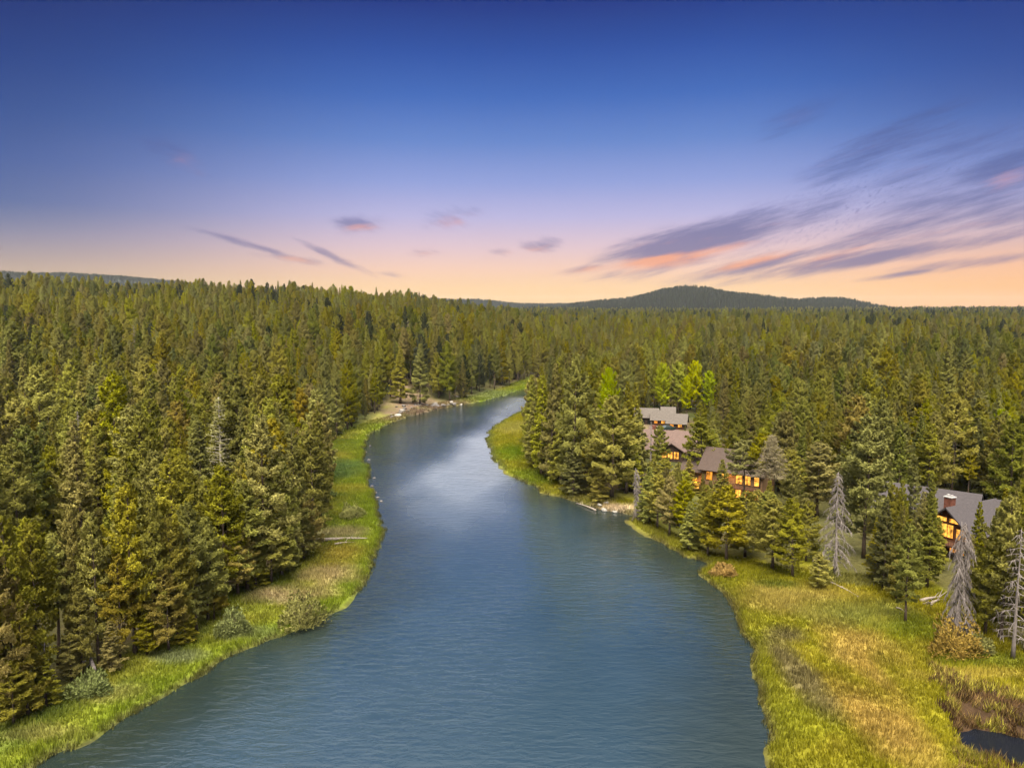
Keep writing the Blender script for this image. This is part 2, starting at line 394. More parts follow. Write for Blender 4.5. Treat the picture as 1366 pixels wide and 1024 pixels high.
# ------------------------------------------------------------------ ground colours
def zmask(x, y, px, py, rx, ry):
    gx, gy = flat(px, py); ax = abs(flat(px + rx, py)[0] - gx); ay = 0.5 * abs(flat(px, py - ry)[1] - flat(px, py + ry)[1])
    d = ((x - gx) / ax) ** 2 + ((y - gy) / ay) ** 2 + (fbm(x, y, 5, 21) - .5) * 1.5
    return np.clip((1.4 - d) / 1.3, 0, 1)
def lerp(a, b, m): return a + (np.array(b) - a) * m[:, None]
def ground_col(x, y):
    s = river_sd(x, y); n = len(x); D = np.hypot(x, y)
    duff = np.tile(np.array([0.085, 0.062, 0.03]), (n, 1))
    duff = lerp(duff, (0.062, 0.07, 0.018), np.clip(fbm(x, y, 14, 30) * 2.4 - .7, 0, 1))
    c = duff
    right = (x > -8 + np.clip((y - 250) * .1, 0, 40))
    lf, rf = inside(x, y, LF), inside(x, y, RF)
    edge = np.minimum(seg_dist(x, y, LF[2:-5]), seg_dist(x, y, RF[:22]))
    openm = np.clip(np.where(lf | rf, 0.55 - edge / 7, 1), 0, 1) * (D < 520)
    gl = np.tile(np.array([0.155, 0.185, 0.018]), (n, 1))
    gl = lerp(gl, (0.27, 0.25, 0.035), np.clip(fbm(x, y, 11, 33) * 2.2 - .75, 0, 1))
    gl = lerp(gl, (0.12, 0.16, 0.03), np.clip(fbm(x, y, 5, 36) * 2.6 - 1.3, 0, 1))
    gr = np.tile(np.array([0.235, 0.205, 0.012]), (n, 1))
    gr = lerp(gr, (0.18, 0.18, 0.010), np.clip(fbm(x, y, 8, 40) * 2.6 - .9, 0, 1))
    gr = lerp(gr, (0.30, 0.25, 0.03), np.clip(fbm(x, y, 4, 44) * 2.6 - 1.3, 0, 1) * .7)
    gl = lerp(gl, (0.15, 0.20, 0.012), np.clip(1.2 - s / 6, 0, 1) * .8); gr = lerp(gr, (0.19, 0.19, 0.016), np.clip(1.2 - s / 5, 0, 1) * .7)
    g = np.where(right[:, None], gr, gl)
    for (px, py, rx, ry, col, k) in [
        (1150, 880, 50, 60, (0.36, 0.245, 0.06), .8), (1165, 960, 50, 66, (0.36, 0.235, 0.06), .8), (1240, 940, 34, 70, (0.20, 0.18, 0.010), .9), (1065, 905, 26, 55, (0.155, 0.125, 0.055), .9), (1050, 850, 30, 14, (0.13, 0.105, 0.05), .8),
        (1060, 805, 90, 26, (0.30, 0.225, 0.06), .75), (1140, 825, 80, 22, (0.19, 0.20, 0.045), .8), (1230, 845, 50, 18, (0.13, 0.16, 0.01), .7), (1010, 770, 70, 12, (0.17, 0.16, 0.01), .7), (1040, 785, 30, 6, (0.085, 0.105, 0.01), .8),
        (1290, 910, 80, 10, (0.33, 0.25, 0.05), .7), (1310, 890, 70, 12, (0.12, 0.14, 0.012), .8),
        (1330, 1012, 60, 14, (0.14, 0.12, 0.04), .9),
        (440, 770, 45, 16, (0.34, 0.26, 0.12), .9), (400, 795, 60, 12, (0.30, 0.235, 0.10), .8), (455, 745, 40, 16, (0.24, 0.185, 0.03), .8), (460, 715, 40, 9, (0.27, 0.225, 0.11), .8), (370, 800, 50, 12, (0.34, 0.25, 0.14), .7),
        (330, 850, 40, 10, (0.16, 0.18, 0.08), .7), (150, 930, 50, 14, (0.22, 0.20, 0.06), .6), (240, 880, 40, 10, (0.17, 0.19, 0.09), .8), (60, 985, 60, 12, (0.24, 0.20, 0.07), .5),
        (455, 630, 36, 13, (0.10, 0.165, 0.05), .8), (455, 655, 40, 8, (0.26, 0.24, 0.03), .8), (450, 598, 36, 8, (0.15, 0.185, 0.02), .8), (500, 560, 44, 7, (0.23, 0.185, 0.06), .7),
        (555, 545, 50, 14, (0.17, 0.115, 0.08), 1.0), (545, 530, 26, 16, (0.22, 0.155, 0.10), .9), (610, 540, 45, 6, (0.20, 0.14, 0.08), .8), (660, 528, 50, 7, (0.16, 0.19, 0.06), .8),
        (690, 573, 30, 9, (0.26, 0.24, 0.05), .9), (685, 605, 34, 12, (0.105, 0.16, 0.006), .9), (715, 638, 50, 12, (0.115, 0.165, 0.012), .7), (790, 665, 40, 8, (0.20, 0.175, 0.05), .8), (825, 681, 30, 6, (0.52, 0.40, 0.26), 1.0), (800, 676, 24, 5, (0.34, 0.25, 0.14), .9),
        (870, 715, 50, 14, (0.20, 0.19, 0.03), .5)]:
        g = lerp(g, col, zmask(x, y, px, py, rx, ry) * k)
    wet = np.clip(1 - s / 2.2, 0, 1) * right * (D > 190) * (D < 330)
    g = lerp(g, (0.13, 0.17, 0.06), wet * .8)
    c = c + (g - c) * openm[:, None]
    wx, wy = x + (vnoise(x, y, 2.5, 97) - .5) * 3.2, y + (vnoise(x, y, 2.5, 98) - .5) * 3.2
    mk = inside(wx, wy, MARSH); c[mk] = np.array([0.055, 0.032, 0.016]) * (0.6 + .9 * vnoise(x[mk], y[mk], 1.1, 99))[:, None]
    # lawns and clearings inside the forest
    for poly, col in zip(CLEAR, [(0.25, 0.20, 0.06), (0.20, 0.15, 0.09), (0.115, 0.135, 0.014), (0.14, 0.13, 0.04), (0.115, 0.11, 0.035)]):
        m = inside(x, y, poly); c[m] = c[m] * .25 + np.array(col) * .75
    spars = rf & (D < 175) & (x > 40)
    c[spars] = c[spars] * .35 + np.array([0.115, 0.105, 0.035]) * .65
    mud = np.clip(1 - np.abs(s - .3) / .8, 0, 1) * (D < 330); c = lerp(c, (0.075, 0.06, 0.03), mud * .75)
    bed = s < 0.15
    c[bed] = c[bed] * .35 + np.array([0.05, 0.045, 0.03]) * .65
    return .72 * c * (0.82 + 0.36 * vnoise(x, y, 1.7, 50))[:, None]

def axis(lo, hi, step, far_lo, far_hi, grow):
    a = list(np.arange(lo, hi, step)); s = step
    while a[-1] < far_hi: s *= grow; a.append(a[-1] + s)
    s = step; b = [lo]
    while b[-1] > far_lo: s *= grow; b.append(b[-1] - s)
    return np.array(b[:0:-1] + a)

def build_ground():
    xs = axis(-110, 130, 0.8, -6500, 6500, 1.055); ys = axis(58, 250, 0.8, -300, 7000, 1.05)
    X, Y = np.meshgrid(xs, ys); Z = ground(X.ravel(), Y.ravel())
    v = np.column_stack([X.ravel(), Y.ravel(), Z]); nx, ny = len(xs), len(ys)
    i = (np.arange(ny - 1)[:, None] * nx + np.arange(nx - 1)[None, :]).ravel()
    q = np.column_stack([i, i + 1, i + 1 + nx, i + nx])
    m, T = mat('ground')
    at_ = T.add('ShaderNodeAttribute', attribute_name='tint').outputs['Color']
    co = T.add('ShaderNodeTexCoord').outputs['Object']
    n = T.add('ShaderNodeTexNoise', inp={'Vector': co, 'Scale': 1.6, 'Detail': 8, 'Roughness': 0.75})
    c = T.add('ShaderNodeVectorMath', operation='SCALE', inp={0: at_}); T.l.new(T.rng(n.outputs[0], 0.3, 0.7, 0.55, 1.4), c.inputs['Scale'])
    p = T.add('ShaderNodeBsdfPrincipled', inp={'Base Color': c.outputs[0], 'Roughness': 0.95, 'Specular IOR Level': 0.1})
    b = T.add('ShaderNodeBump', inp={'Height': n.outputs[0], 'Strength': 0.7, 'Distance': 0.4}); T.l.new(b.outputs[0], p.inputs['Normal'])
    T.add('ShaderNodeOutputMaterial', inp={0: p.outputs[0]})
    o = link('ground', np_mesh('ground', v, q, m, face_col=ground_col(X.ravel(), Y.ravel()), smooth=True)); tag(o, kind='structure')
build_ground()

# ------------------------------------------------------------------ water
def build_water():
    m, T = mat('river water')
    co = T.add('ShaderNodeTexCoord').outputs['Object']
    def nz(scale, st, det=3, rough=.55, dist=0.0, off=0):
        mp = T.add('ShaderNodeMapping', inp={0: co, 1: (off, off, 0), 2: (0, 0, R_(8)), 3: st}).outputs[0]
        return T.add('ShaderNodeTexNoise', inp={'Vector': mp, 'Scale': scale, 'Detail': det, 'Roughness': rough, 'Distortion': dist}).outputs[0]
    rip = T.math('ADD', T.math('MULTIPLY', nz(1.0, (0.42, 1.15, 1), 3, .6, .6), 1.0), T.math('MULTIPLY', nz(0.25, (0.6, 1.0, 1), 2, .5, .4, 9), 0.8))
    patch = T.rng(nz(0.02, (1.0, 0.55, 1), 3, .55, .5, 40), 0.35, 0.68, 0.3, 1.3)
    b = T.add('ShaderNodeBump', inp={'Height': rip, 'Strength': T.math('MULTIPLY', patch, 0.42), 'Distance': 0.5})
    bankfade = T.add('ShaderNodeAttribute', attribute_name='offshore').outputs['Fac']      # dark green tree reflections painted into the water colour along the banks
    deep = T.mix(T.rng(bankfade, 0, 1, 0, 1, True), (0.010, 0.016, 0.014, 1), T.mix(T.rng(nz(0.03, (1, .7, 1), 4, .6, .3, 70), .35, .7), (0.011, 0.024, 0.036, 1), (0.017, 0.032, 0.048, 1)))
    ruf = T.add('ShaderNodeAttribute', attribute_name='ruffle').outputs['Fac']      # wind-ruffled reach with reflection boosted to place a pale sheen; calm under the banks
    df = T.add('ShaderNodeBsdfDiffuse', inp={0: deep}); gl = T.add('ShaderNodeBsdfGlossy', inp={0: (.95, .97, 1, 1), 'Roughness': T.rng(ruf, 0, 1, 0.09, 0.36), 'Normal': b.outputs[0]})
    fr = T.add('ShaderNodeFresnel', inp={'IOR': 1.36, 'Normal': b.outputs[0]})
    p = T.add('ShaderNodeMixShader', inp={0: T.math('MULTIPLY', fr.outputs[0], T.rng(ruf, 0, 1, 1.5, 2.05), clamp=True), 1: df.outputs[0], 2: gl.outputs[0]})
    T.add('ShaderNodeOutputMaterial', inp={0: p.outputs[0]})
    lo, hi = -3.0, 3.0
    edge = np.array([(-95, -95), (70, -95), (70, 88), (70, 108), (70, 150), (75, 250), (80, 320), (420, 370), (420, 480), (-60, 480), (-70, 300), (-95, 150)], float)
    xs, ys = np.arange(-96, 424, 2.0), np.arange(-96, 484, 2.0); X, Y = np.meshgrid(xs, ys); nx = len(xs)
    i = (np.arange(len(ys) - 1)[:, None] * nx + np.arange(nx - 1)[None, :]).ravel()
    k = inside(X.ravel()[i] + 1, Y.ravel()[i] + 1, edge) & (river_sd(X.ravel()[i] + 1, Y.ravel()[i] + 1) < 6); i = i[k]
    q = np.column_stack([i, i + 1, i + 1 + nx, i + nx]); used_, inv = np.unique(q, return_inverse=True); q = inv.reshape(-1, 4)
    vx, vy = X.ravel()[used_], Y.ravel()[used_]
    line = W([(694, 532), (674, 556), (648, 590), (625, 630), (604, 690), (600, 760), (610, 850)]); d = seg_dist(vx, vy, line)
    wd = np.interp(vy, [75, 110, 180, 260, 380], [17, 20, 17, 10, 11]); am = np.interp(vy, [85, 115, 150, 190, 240, 300, 380], [0, .25, .7, .95, .75, .6, .55])
    brk = fbm(vx * .8 + vy * .25, vy * .55, 16, 140) * .7 + .3 * vnoise(vx, vy * .35, 5, 144)
    rf = np.clip(np.exp(-(d / wd) ** 2) * am * 1.25 + (brk - .5) * .75 * am, 0, 1)
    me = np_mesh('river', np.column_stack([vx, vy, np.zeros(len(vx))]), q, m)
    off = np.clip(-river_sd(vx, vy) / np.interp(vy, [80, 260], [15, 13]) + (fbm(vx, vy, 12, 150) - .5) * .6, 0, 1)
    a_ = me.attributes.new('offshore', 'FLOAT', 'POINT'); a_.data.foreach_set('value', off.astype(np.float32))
    a_ = me.attributes.new('ruffle', 'FLOAT', 'POINT'); a_.data.foreach_set('value', rf.astype(np.float32))
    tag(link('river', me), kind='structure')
    P = POND; cx, cy = P.mean(0)
    w = MB(); w.poly(*[((x - cx) * 1.12 + cx, (y - cy) * 1.12 + cy, -0.02) for x, y in P[:-1]])
    m2, T = mat('pond water')
    p = T.add('ShaderNodeBsdfPrincipled', inp={'Base Color': (0.006, 0.007, 0.010, 1), 'Roughness': 0.06, 'IOR': 1.22})
    T.add('ShaderNodeOutputMaterial', inp={0: p.outputs[0]})
    tag(w.build('pond', m2), kind='structure')
build_water()

# ------------------------------------------------------------------ far hills
HILLMAT = simple('hill slope', (0.05, 0.055, 0.03), 0.95, 0.01, 0.3)
HILLS = []
def hill(prof, Yf, front, back, treepx):
    px = np.array([p[0] for p in prof], float); py = np.array([p[1] for p in prof], float)
    hx = np.linspace(px[0], px[-1], 140); xs = (hx - CX) / F * Yf
    top = np.array([CAM_H + (HOR - v) / F * Yf for v in np.interp(hx, px, py) + treepx])
    vs = np.linspace(-1, 1, 41)
    base = 5.0
    X = np.repeat(xs[None, :], 41, 0); T_ = np.repeat(top[None, :], 41, 0); Vv = np.repeat(vs[:, None], len(xs), 1)
    Yy = Yf + np.where(Vv < 0, Vv * front, Vv * back)
    fall = np.cos(np.abs(Vv) * math.pi / 2) ** 1.3
    Z = base + np.maximum(T_ - base, 0) * fall * (0.96 + .08 * vnoise(X, Yy, 140, 61))
    Z = np.minimum(Z, np.maximum(T_, base))
    v = np.column_stack([X.ravel(), Yy.ravel(), Z.ravel()]); nx = len(xs)
    i = (np.arange(40)[:, None] * nx + np.arange(nx - 1)[None, :]).ravel()
    o = link('hill', np_mesh('hill', v, np.column_stack([i, i + 1, i + 1 + nx, i + nx]), HILLMAT, smooth=True)); tag(o, kind='structure')
    HILLS.append((xs, vs, Z, Yf, front, back))
hill([(735, 414), (770, 406), (800, 403), (830, 400), (860, 394), (880, 388), (905, 384), (930, 386), (960, 391), (1000, 396), (1040, 401), (1060, 402), (1085, 400), (1105, 400), (1120, 404), (1133, 412), (1150, 420)], 3200, 700, 500, 4.5)
hill([(520, 398), (600, 401), (640, 401), (690, 406), (730, 407), (770, 406), (850, 408), (950, 412)], 4600, 900, 500, 3)
hill([(-160, 372), (-60, 366), (0, 364), (50, 366), (130, 368), (180, 371), (240, 377), (300, 385), (345, 395)], 4800, 1500, 600, 3)

# ------------------------------------------------------------------ conifers
def unit(v): return v / (np.linalg.norm(v, axis=1, keepdims=True) + 1e-9)

def make_crown(seed, H=20.0, R=3.4, cb=0.15, kind='ovate', nb=100, tufts=46, a0=-8, a1=42, ts=.78, q=5, upb=.35, clump=.38):
    g = np.random.default_rng(seed)
    u = np.sort((np.arange(nb) + g.random(nb)) / nb); u = np.clip(u ** 0.92, 0, .985)
    if kind == 'cone': prof = (1 - u) ** 0.85 * np.clip((u + .22) / .3, 0, 1)
    elif kind == 'ovate': prof = np.clip(1.32 * (1 - u) ** 0.62 * np.clip((u + .3) / .62, 0, 1), 0, 1)
    else: prof = np.sqrt(np.clip(1 - (2 * u - .92) ** 2, 0.02, 1))
    lop = 1 + .22 * np.sin(np.arange(nb) * 2.4 + g.random() * 6)
    L = R * prof * g.uniform(.62, 1.12, nb) * np.clip(lop, .75, 1.15) + .18
    keep = g.random(nb) > .06
    az = np.arange(nb) * 2.39996 + g.normal(0, .35, nb); z0 = (cb + (1 - cb) * u) * H
    el = np.radians(a0 + (a1 - a0) * u + g.normal(0, 7, nb))
    u, L, az, z0, el = [a[keep] for a in (u, L, az, z0, el)]
    m = (tufts * (.25 + L / R)).astype(int) + 4
    b = np.repeat(np.arange(len(L)), m); n = len(b)
    s = .16 + .86 * g.random(n) ** .62
    lat = (g.random(n) * 2 - 1) * clump * L[b] * (1.22 - s)
    d = np.column_stack([np.cos(az), np.sin(az), np.zeros(len(az))])[b]; p = np.column_stack([-d[:, 1], d[:, 0], np.zeros(n)])
    pos = d * (s * L[b] * np.cos(el[b]))[:, None] + p * lat[:, None]
    pos[:, 2] = z0[b] + np.sin(el[b]) * s * L[b] + .14 * L[b] * s ** 3 * (a1 > 0) - .05 * np.abs(lat) + g.normal(0, .05 + .05 * L[b], n)
    out = unit(d + p * (lat / (L[b] * .4 + .1))[:, None] * .6 + np.array([0, 0, upb]) + g.normal(0, .3, (n, 3)))
    bv = g.uniform(.9, 1.1, len(L)); tv = bv[b] * g.uniform(.92, 1.08, n)
    rad = unit(pos * np.array([1, 1, 0]) + 1e-6) + np.array([0, 0, .38])
    N = unit(np.repeat(unit(rad * .8 + out * .55 + g.normal(0, .14, (n, 3))), q, 0) + g.normal(0, .10, (n * q, 3)))
    P = np.repeat(pos, q, 0); A = unit(np.repeat(out, q, 0) + g.normal(0, .5, (n * q, 3)))
    ln = g.uniform(.28, .58, n * q) * ts * (.55 + .45 * np.clip(np.repeat(L[b], q) / 1.5, 0, 1))
    S = unit(np.cross(A, g.normal(0, 1, (n * q, 3)))) * (ln * g.uniform(.15, .24, n * q))[:, None]
    A = A * ln[:, None]
    v = np.empty((n * q, 4, 3)); v[:, 0] = P - A * .15; v[:, 1] = P + A * .45 + S; v[:, 2] = P + A; v[:, 3] = P + A * .45 - S
    return v.reshape(-1, 3), np.arange(n * q * 4).reshape(-1, 4), np.repeat(tv, q), (az, z0, el, L), N

def make_trunk(seed, H, cb, br, r0=.26, mtl=BARK, every=3, stubs=8):
    g = np.random.default_rng(seed + 99); mb = MB(); k = 8
    zz = np.linspace(-0.3, H * .97, k); off = np.cumsum(g.normal(0, .05, (k, 2)), 0)
    mb.tube([(off[i, 0] * (i > 0), off[i, 1] * (i > 0), zz[i]) for i in range(k)], [r0 * (1.25 if i == 0 else 1) * (1 - .93 * i / (k - 1)) for i in range(k)], 7)
    az, z0, el, L = br
    for i in range(0, len(L), every):
        d = (math.cos(az[i]) * math.cos(el[i]), math.sin(az[i]) * math.cos(el[i]), math.sin(el[i]))
        mb.tube([(0, 0, z0[i]), tuple(np.array([0, 0, z0[i]]) + np.array(d) * L[i] * .85)], [.06, .015], 3, False)
    for i in range(stubs):
        z = H * (.08 + (cb - .04) * g.random()); a = g.random() * 6.28; l = g.uniform(.4, 1.5)
        mb.tube([(0, 0, z), (math.cos(a) * l, math.sin(a) * l, z - l * g.uniform(-.1, .5))], [.04, .012], 3, False)
    return mb.mesh('trunk', mtl, True)

SHAPES = {  # name: (kwargs, word)
    'pine_a': (dict(seed=1, R=3.6, cb=.14, kind='ovate', nb=96, tufts=62), 'full'),
    'pine_b': (dict(seed=2, R=3.2, cb=.22, kind='ovate', nb=84, tufts=60), 'bushy'),
    'pine_c': (dict(seed=3, R=4.0, cb=.18, kind='ovate', nb=78, tufts=84, ts=.86, clump=.46), 'broad'),
    'lodge_a': (dict(seed=4, R=2.6, cb=.42, kind='ovate', nb=72, tufts=50), 'bare-stemmed'),
    'lodge_b': (dict(seed=5, R=2.8, cb=.30, kind='ovate', nb=80, tufts=50), 'slim'),
    'spire_a': (dict(seed=6, R=2.9, cb=.07, kind='cone', nb=125, tufts=48, a0=-12, a1=34), 'pointed'),
    'spire_b': (dict(seed=7, R=2.3, cb=.10, kind='cone', nb=120, tufts=42, a0=-10, a1=36), 'narrow'),
    'fir_a': (dict(seed=8, R=3.5, cb=.04, kind='cone', nb=110, tufts=66, a0=-18, a1=20, upb=.05, clump=.5), 'conical'),
    'high_a': (dict(seed=14, R=3.4, cb=.60, kind='ovate', nb=60, tufts=70, clump=.45), 'high-crowned'),
    'aspen': (dict(seed=9, R=3.4, cb=.22, kind='round', nb=110, tufts=60, a0=20, a1=70, ts=.7), 'rounded'),
}
GEO = {}; CR = {}; TR = {}
def shape_mesh(sh, tint):
    if sh not in GEO:
        kw = SHAPES[sh][0]; GEO[sh] = make_crown(**kw)
        TR[sh] = make_trunk(kw['seed'], 20.0, kw['cb'], GEO[sh][3], stubs=14 if kw['cb'] > .25 else 5)
    if (sh, tint) not in CR:
        v, q, tv, _, N = GEO[sh]; CR[(sh, tint)] = np_mesh('crown', v, q, FOL[tint], face_attr=tv, face_n=N)
    return CR[(sh, tint)], TR[sh]

def plant(name, sh, tint, x, y, h, w, rz=None):
    """w is the crown's width; lean by a degree or two"""
    c, t = shape_mesh(sh, tint); s = h / 20.0; sx = w / (2 * SHAPES[sh][0]['R'])
    r = empty(name, (x, y, g1(x, y) - .1), random.uniform(0, 6.28) if rz is None else rz, sx, s)
    r.rotation_euler[0] = random.gauss(0, .015); r.rotation_euler[1] = random.gauss(0, .015)
    link('crown', c, r); link('trunk', t, r)
    return r

# --- trees placed one by one: px, base y, top y, width px, shape, tint, own label
HT = [
 (78, 886, 712, 44, 'lodge_a', 'yellow', 'tall yellow-topped pine with long bare pale stem near the bottom left bank'),
 (106, 880, 676, 36, 'lodge_b', 'pale', None), (132, 886, 684, 46, 'pine_b', 'yellow', None), (180, 872, 646, 56, 'pine_b', 'yellow', None), (208, 866, 657, 52, 'pine_a', 'yellow', None),
 (238, 858, 690, 50, 'pine_c', 'olive', None), (262, 842, 668, 50, 'pine_a', 'olive', None), (22, 948, 690, 60, 'pine_a', 'olive', None), (52, 928, 700, 56, 'pine_b', 'olive', None), (2, 962, 716, 60, 'pine_a', 'rust', None),
 (38, 955, 790, 44, 'spire_a', 'olive', None), (300, 802, 622, 56, 'pine_b', 'yellow', None), (278, 828, 690, 54, 'pine_c', 'olive', None), (330, 788, 640, 56, 'pine_a', 'olive', None), (352, 776, 556, 72, 'pine_a', 'pale', 'tall pale yellow pine towering over the forest edge behind the log'),
 (376, 768, 610, 56, 'pine_c', 'olive', None), (396, 752, 563, 46, 'spire_a', 'yellow', None), (418, 733, 575, 54, 'pine_b', 'olive', 'tall olive pine at the forest corner beside the log on the bank'), (405, 745, 660, 46, 'pine_c', 'rust', None), (362, 778, 690, 56, 'pine_c', 'olive', None),
 (160, 880, 740, 48, 'pine_c', 'rust', None), (110, 900, 780, 40, 'pine_c', 'rust', None), (225, 868, 760, 46, 'pine_c', 'rust', None), (318, 795, 700, 46, 'pine_b', 'rust', None),
 (322, 668, 502, 62, 'pine_c', 'dark', None), (385, 640, 520, 44, 'spire_a', 'yellow', None), (268, 690, 560, 46, 'spire_a', 'olive', None), (60, 790, 500, 0, 'pine_a', 'pale', None),
 (560, 540, 458, 30, 'spire_a', 'yellow', 'yellow green pointed pine standing over the rocky bank'), (534, 538, 462, 26, 'spire_b', 'olive', None),
 # right bank, from the point along the water
 (712, 624, 535, 34, 'spire_b', 'sage', None), (708, 612, 500, 30, 'spire_b', 'olive', None), (722, 634, 500, 38, 'spire_b', 'yellow', None), (735, 640, 484, 42, 'spire_a', 'yellow', None), (748, 646, 545, 34, 'spire_b', 'yellow', None), (806, 625, 545, 34, 'spire_b', 'olive', None), (838, 630, 508, 32, 'spire_a', 'yellow', None), (845, 620, 510, 32, 'spire_b', 'olive', None), (755, 615, 470, 30, 'spire_b', 'yellow', None), (722, 605, 488, 28, 'spire_b', 'olive', None), (842, 655, 585, 34, 'spire_b', 'yellow', None), (763, 655, 474, 54, 'pine_a', 'yellow', 'tallest yellow green pine of the grove on the grassy point'),
 (765, 661, 588, 40, 'spire_a', 'dark', 'small dark conical pine at the front of the point grove'), (782, 655, 525, 44, 'spire_a', 'yellow', None), (799, 670, 620, 32, 'spire_a', 'olive', 'short olive pine alone in front of the broad pine by the sandbar'), (816, 664, 528, 72, 'pine_a', 'olive', 'broad tall olive pine with open branches above the sandbar'),
 (835, 658, 560, 44, 'pine_b', 'yellow', None), (850, 640, 545, 40, 'spire_b', 'yellow', None), (782, 630, 500, 36, 'spire_a', 'yellow', None), (745, 630, 490, 38, 'spire_a', 'yellow', None),
 (866, 698, 622, 32, 'spire_b', 'sage', None), (877, 705, 630, 34, 'lodge_b', 'olive', None), (893, 715, 634, 38, 'pine_b', 'rust', None), (912, 722, 640, 34, 'pine_b', 'yellow', None), (919, 734, 668, 32, 'spire_b', 'olive', None), (932, 720, 672, 34, 'spire_b', 'olive', None), (944, 741, 660, 40, 'pine_b', 'olive', None),
 (969, 748, 648, 60, 'pine_c', 'yellow', 'broad yellow green pine in front of the house with glowing windows'), (994, 742, 655, 52, 'pine_a', 'olive', None), (1030, 760, 665, 54, 'pine_b', 'olive', None), (1020, 730, 655, 44, 'pine_b', 'sage', None), (1057, 769, 665, 46, 'pine_a', 'yellow', 'sunlit yellow green pine standing forward at the meadow edge'),
 (1056, 710, 626, 40, 'pine_a', 'olive', None), (1038, 655, 550, 42, 'pine_a', 'pale', None), (962, 674, 612, 30, 'spire_a', 'yellow', None), (1024, 716, 640, 30, 'spire_a', 'olive', None), (948, 690, 640, 26, 'spire_b', 'olive', None), (934, 652, 556, 48, 'pine_b', 'dark', None), (950, 640, 572, 34, 'spire_a', 'dark', None), (918, 660, 612, 30, 'spire_a', 'olive', None), (950, 618, 560, 34, 'spire_a', 'olive', None),
 (1052, 690, 600, 40, 'lodge_a', 'olive', None), (880, 650, 568, 26, 'lodge_a', 'sage', None), (884, 668, 612, 34, 'pine_b', 'olive', None), (902, 672, 618, 32, 'spire_a', 'yellow', None),
 (1195, 800, 672, 36, 'spire_a', 'olive', None), (1226, 770, 655, 34, 'spire_a', 'olive', None), (1352, 800, 640, 50, 'pine_a', 'yellow', None), (1385, 840, 640, 60, 'pine_b', 'olive', None),
 (990, 690, 588, 48, 'high_a', 'sage', None), (1010, 694, 580, 44, 'high_a', 'olive', None), (1322, 800, 676, 34, 'spire_a', 'olive', None),
 (95, 908, 838, 36, 'pine_c', 'olive', None), (150, 893, 826, 36, 'spire_a', 'rust', None), (196, 873, 812, 36, 'pine_c', 'olive', None), (246, 858, 796, 36, 'spire_a', 'olive', None), (286, 826, 762, 34, 'pine_c', 'rust', None), (18, 966, 880, 46, 'pine_c', 'olive', None), (342, 784, 726, 34, 'spire_a', 'olive', None), (62, 942, 872, 40, 'spire_a', 'olive', None), (388, 760, 712, 30, 'spire_a', 'olive', None),
 (1290, 792, 712, 30, 'spire_b', 'olive', None), (1200, 738, 640, 30, 'spire_a', 'olive', None), (1075, 748, 668, 36, 'pine_a', 'olive', None), (1168, 772, 690, 30, 'spire_b', 'olive', None),
 (912, 684, 628, 32, 'pine_b', 'yellow', None), (872, 668, 606, 28, 'spire_b', 'olive', None), (1010, 705, 652, 32, 'pine_a', 'yellow', None), (940, 700, 646, 30, 'pine_b', 'olive', None), (1302, 770, 668, 30, 'spire_a', 'olive', None), (1334, 770, 650, 34, 'spire_a', 'olive', None), (1236, 770, 645, 30, 'fir_a', 'olive', None), (1188, 770, 648, 34, 'pine_b', 'olive', None), (1345, 806, 655, 44, 'pine_b', 'olive', None),
 (1090, 784, 735, 30, 'pine_a', 'pale', 'small round pale green pine alone on the meadow edge'), (1152, 744, 556, 82, 'pine_c', 'sage', 'huge broad grey green pine behind the drooping dead tree'), (1178, 784, 664, 42, 'spire_a', 'dark', None), (1197, 778, 668, 36, 'spire_b', 'olive', None),
 (1208, 829, 698, 42, 'pine_b', 'sage', 'olive grey pine standing forward alone on the grassy slope'), (1236, 783, 664, 38, 'spire_b', 'dark', None), (1249, 760, 690, 30, 'spire_b', 'olive', None), (1217, 735, 620, 34, 'fir_a', 'sage', None), (1238, 745, 630, 34, 'spire_a', 'sage', None),
 (1314, 845, 712, 52, 'pine_a', 'olive', None), (1334, 852, 662, 56, 'pine_b', 'yellow', None), (1362, 835, 618, 60, 'spire_a', 'pale', None), (1368, 870, 690, 52, 'pine_b', 'olive', None), (1300, 660, 548, 74, 'fir_a', 'olive', 'large dark conical fir rising right behind the grey roofed lodge'),
 (1250, 645, 585, 50, 'pine_b', 'olive', None), (1090, 690, 590, 60, 'pine_b', 'pale', None), (1345, 700, 560, 56, 'pine_a', 'dark', None),
]
HT = [h for h in HT if h[3] > 0]
ASPENS = [(807, 604, 494, 32), (884, 556, 486, 26), (905, 552, 484, 28), (928, 550, 483, 26), (946, 554, 496, 24), (916, 557, 503, 20), (1330, 640, 548, 26)]

SNAG_BOX = [(1092, 625, 1134, 760, 128), (1260, 690, 1300, 840, 95), (284, 526, 312, 607, 150), (846, 622, 858, 690, 150), (1212, 618, 1248, 660, 120)]
KEEP = [(1190, 648, 1345, 664, 126), (1252, 650, 1345, 722, 126), (945, 606, 1022, 668, 160), (858, 572, 918, 612, 205), (850, 546, 908, 574, 255), (797, 500, 815, 540, 215), (880, 488, 950, 530, 275)] + SNAG_BOX

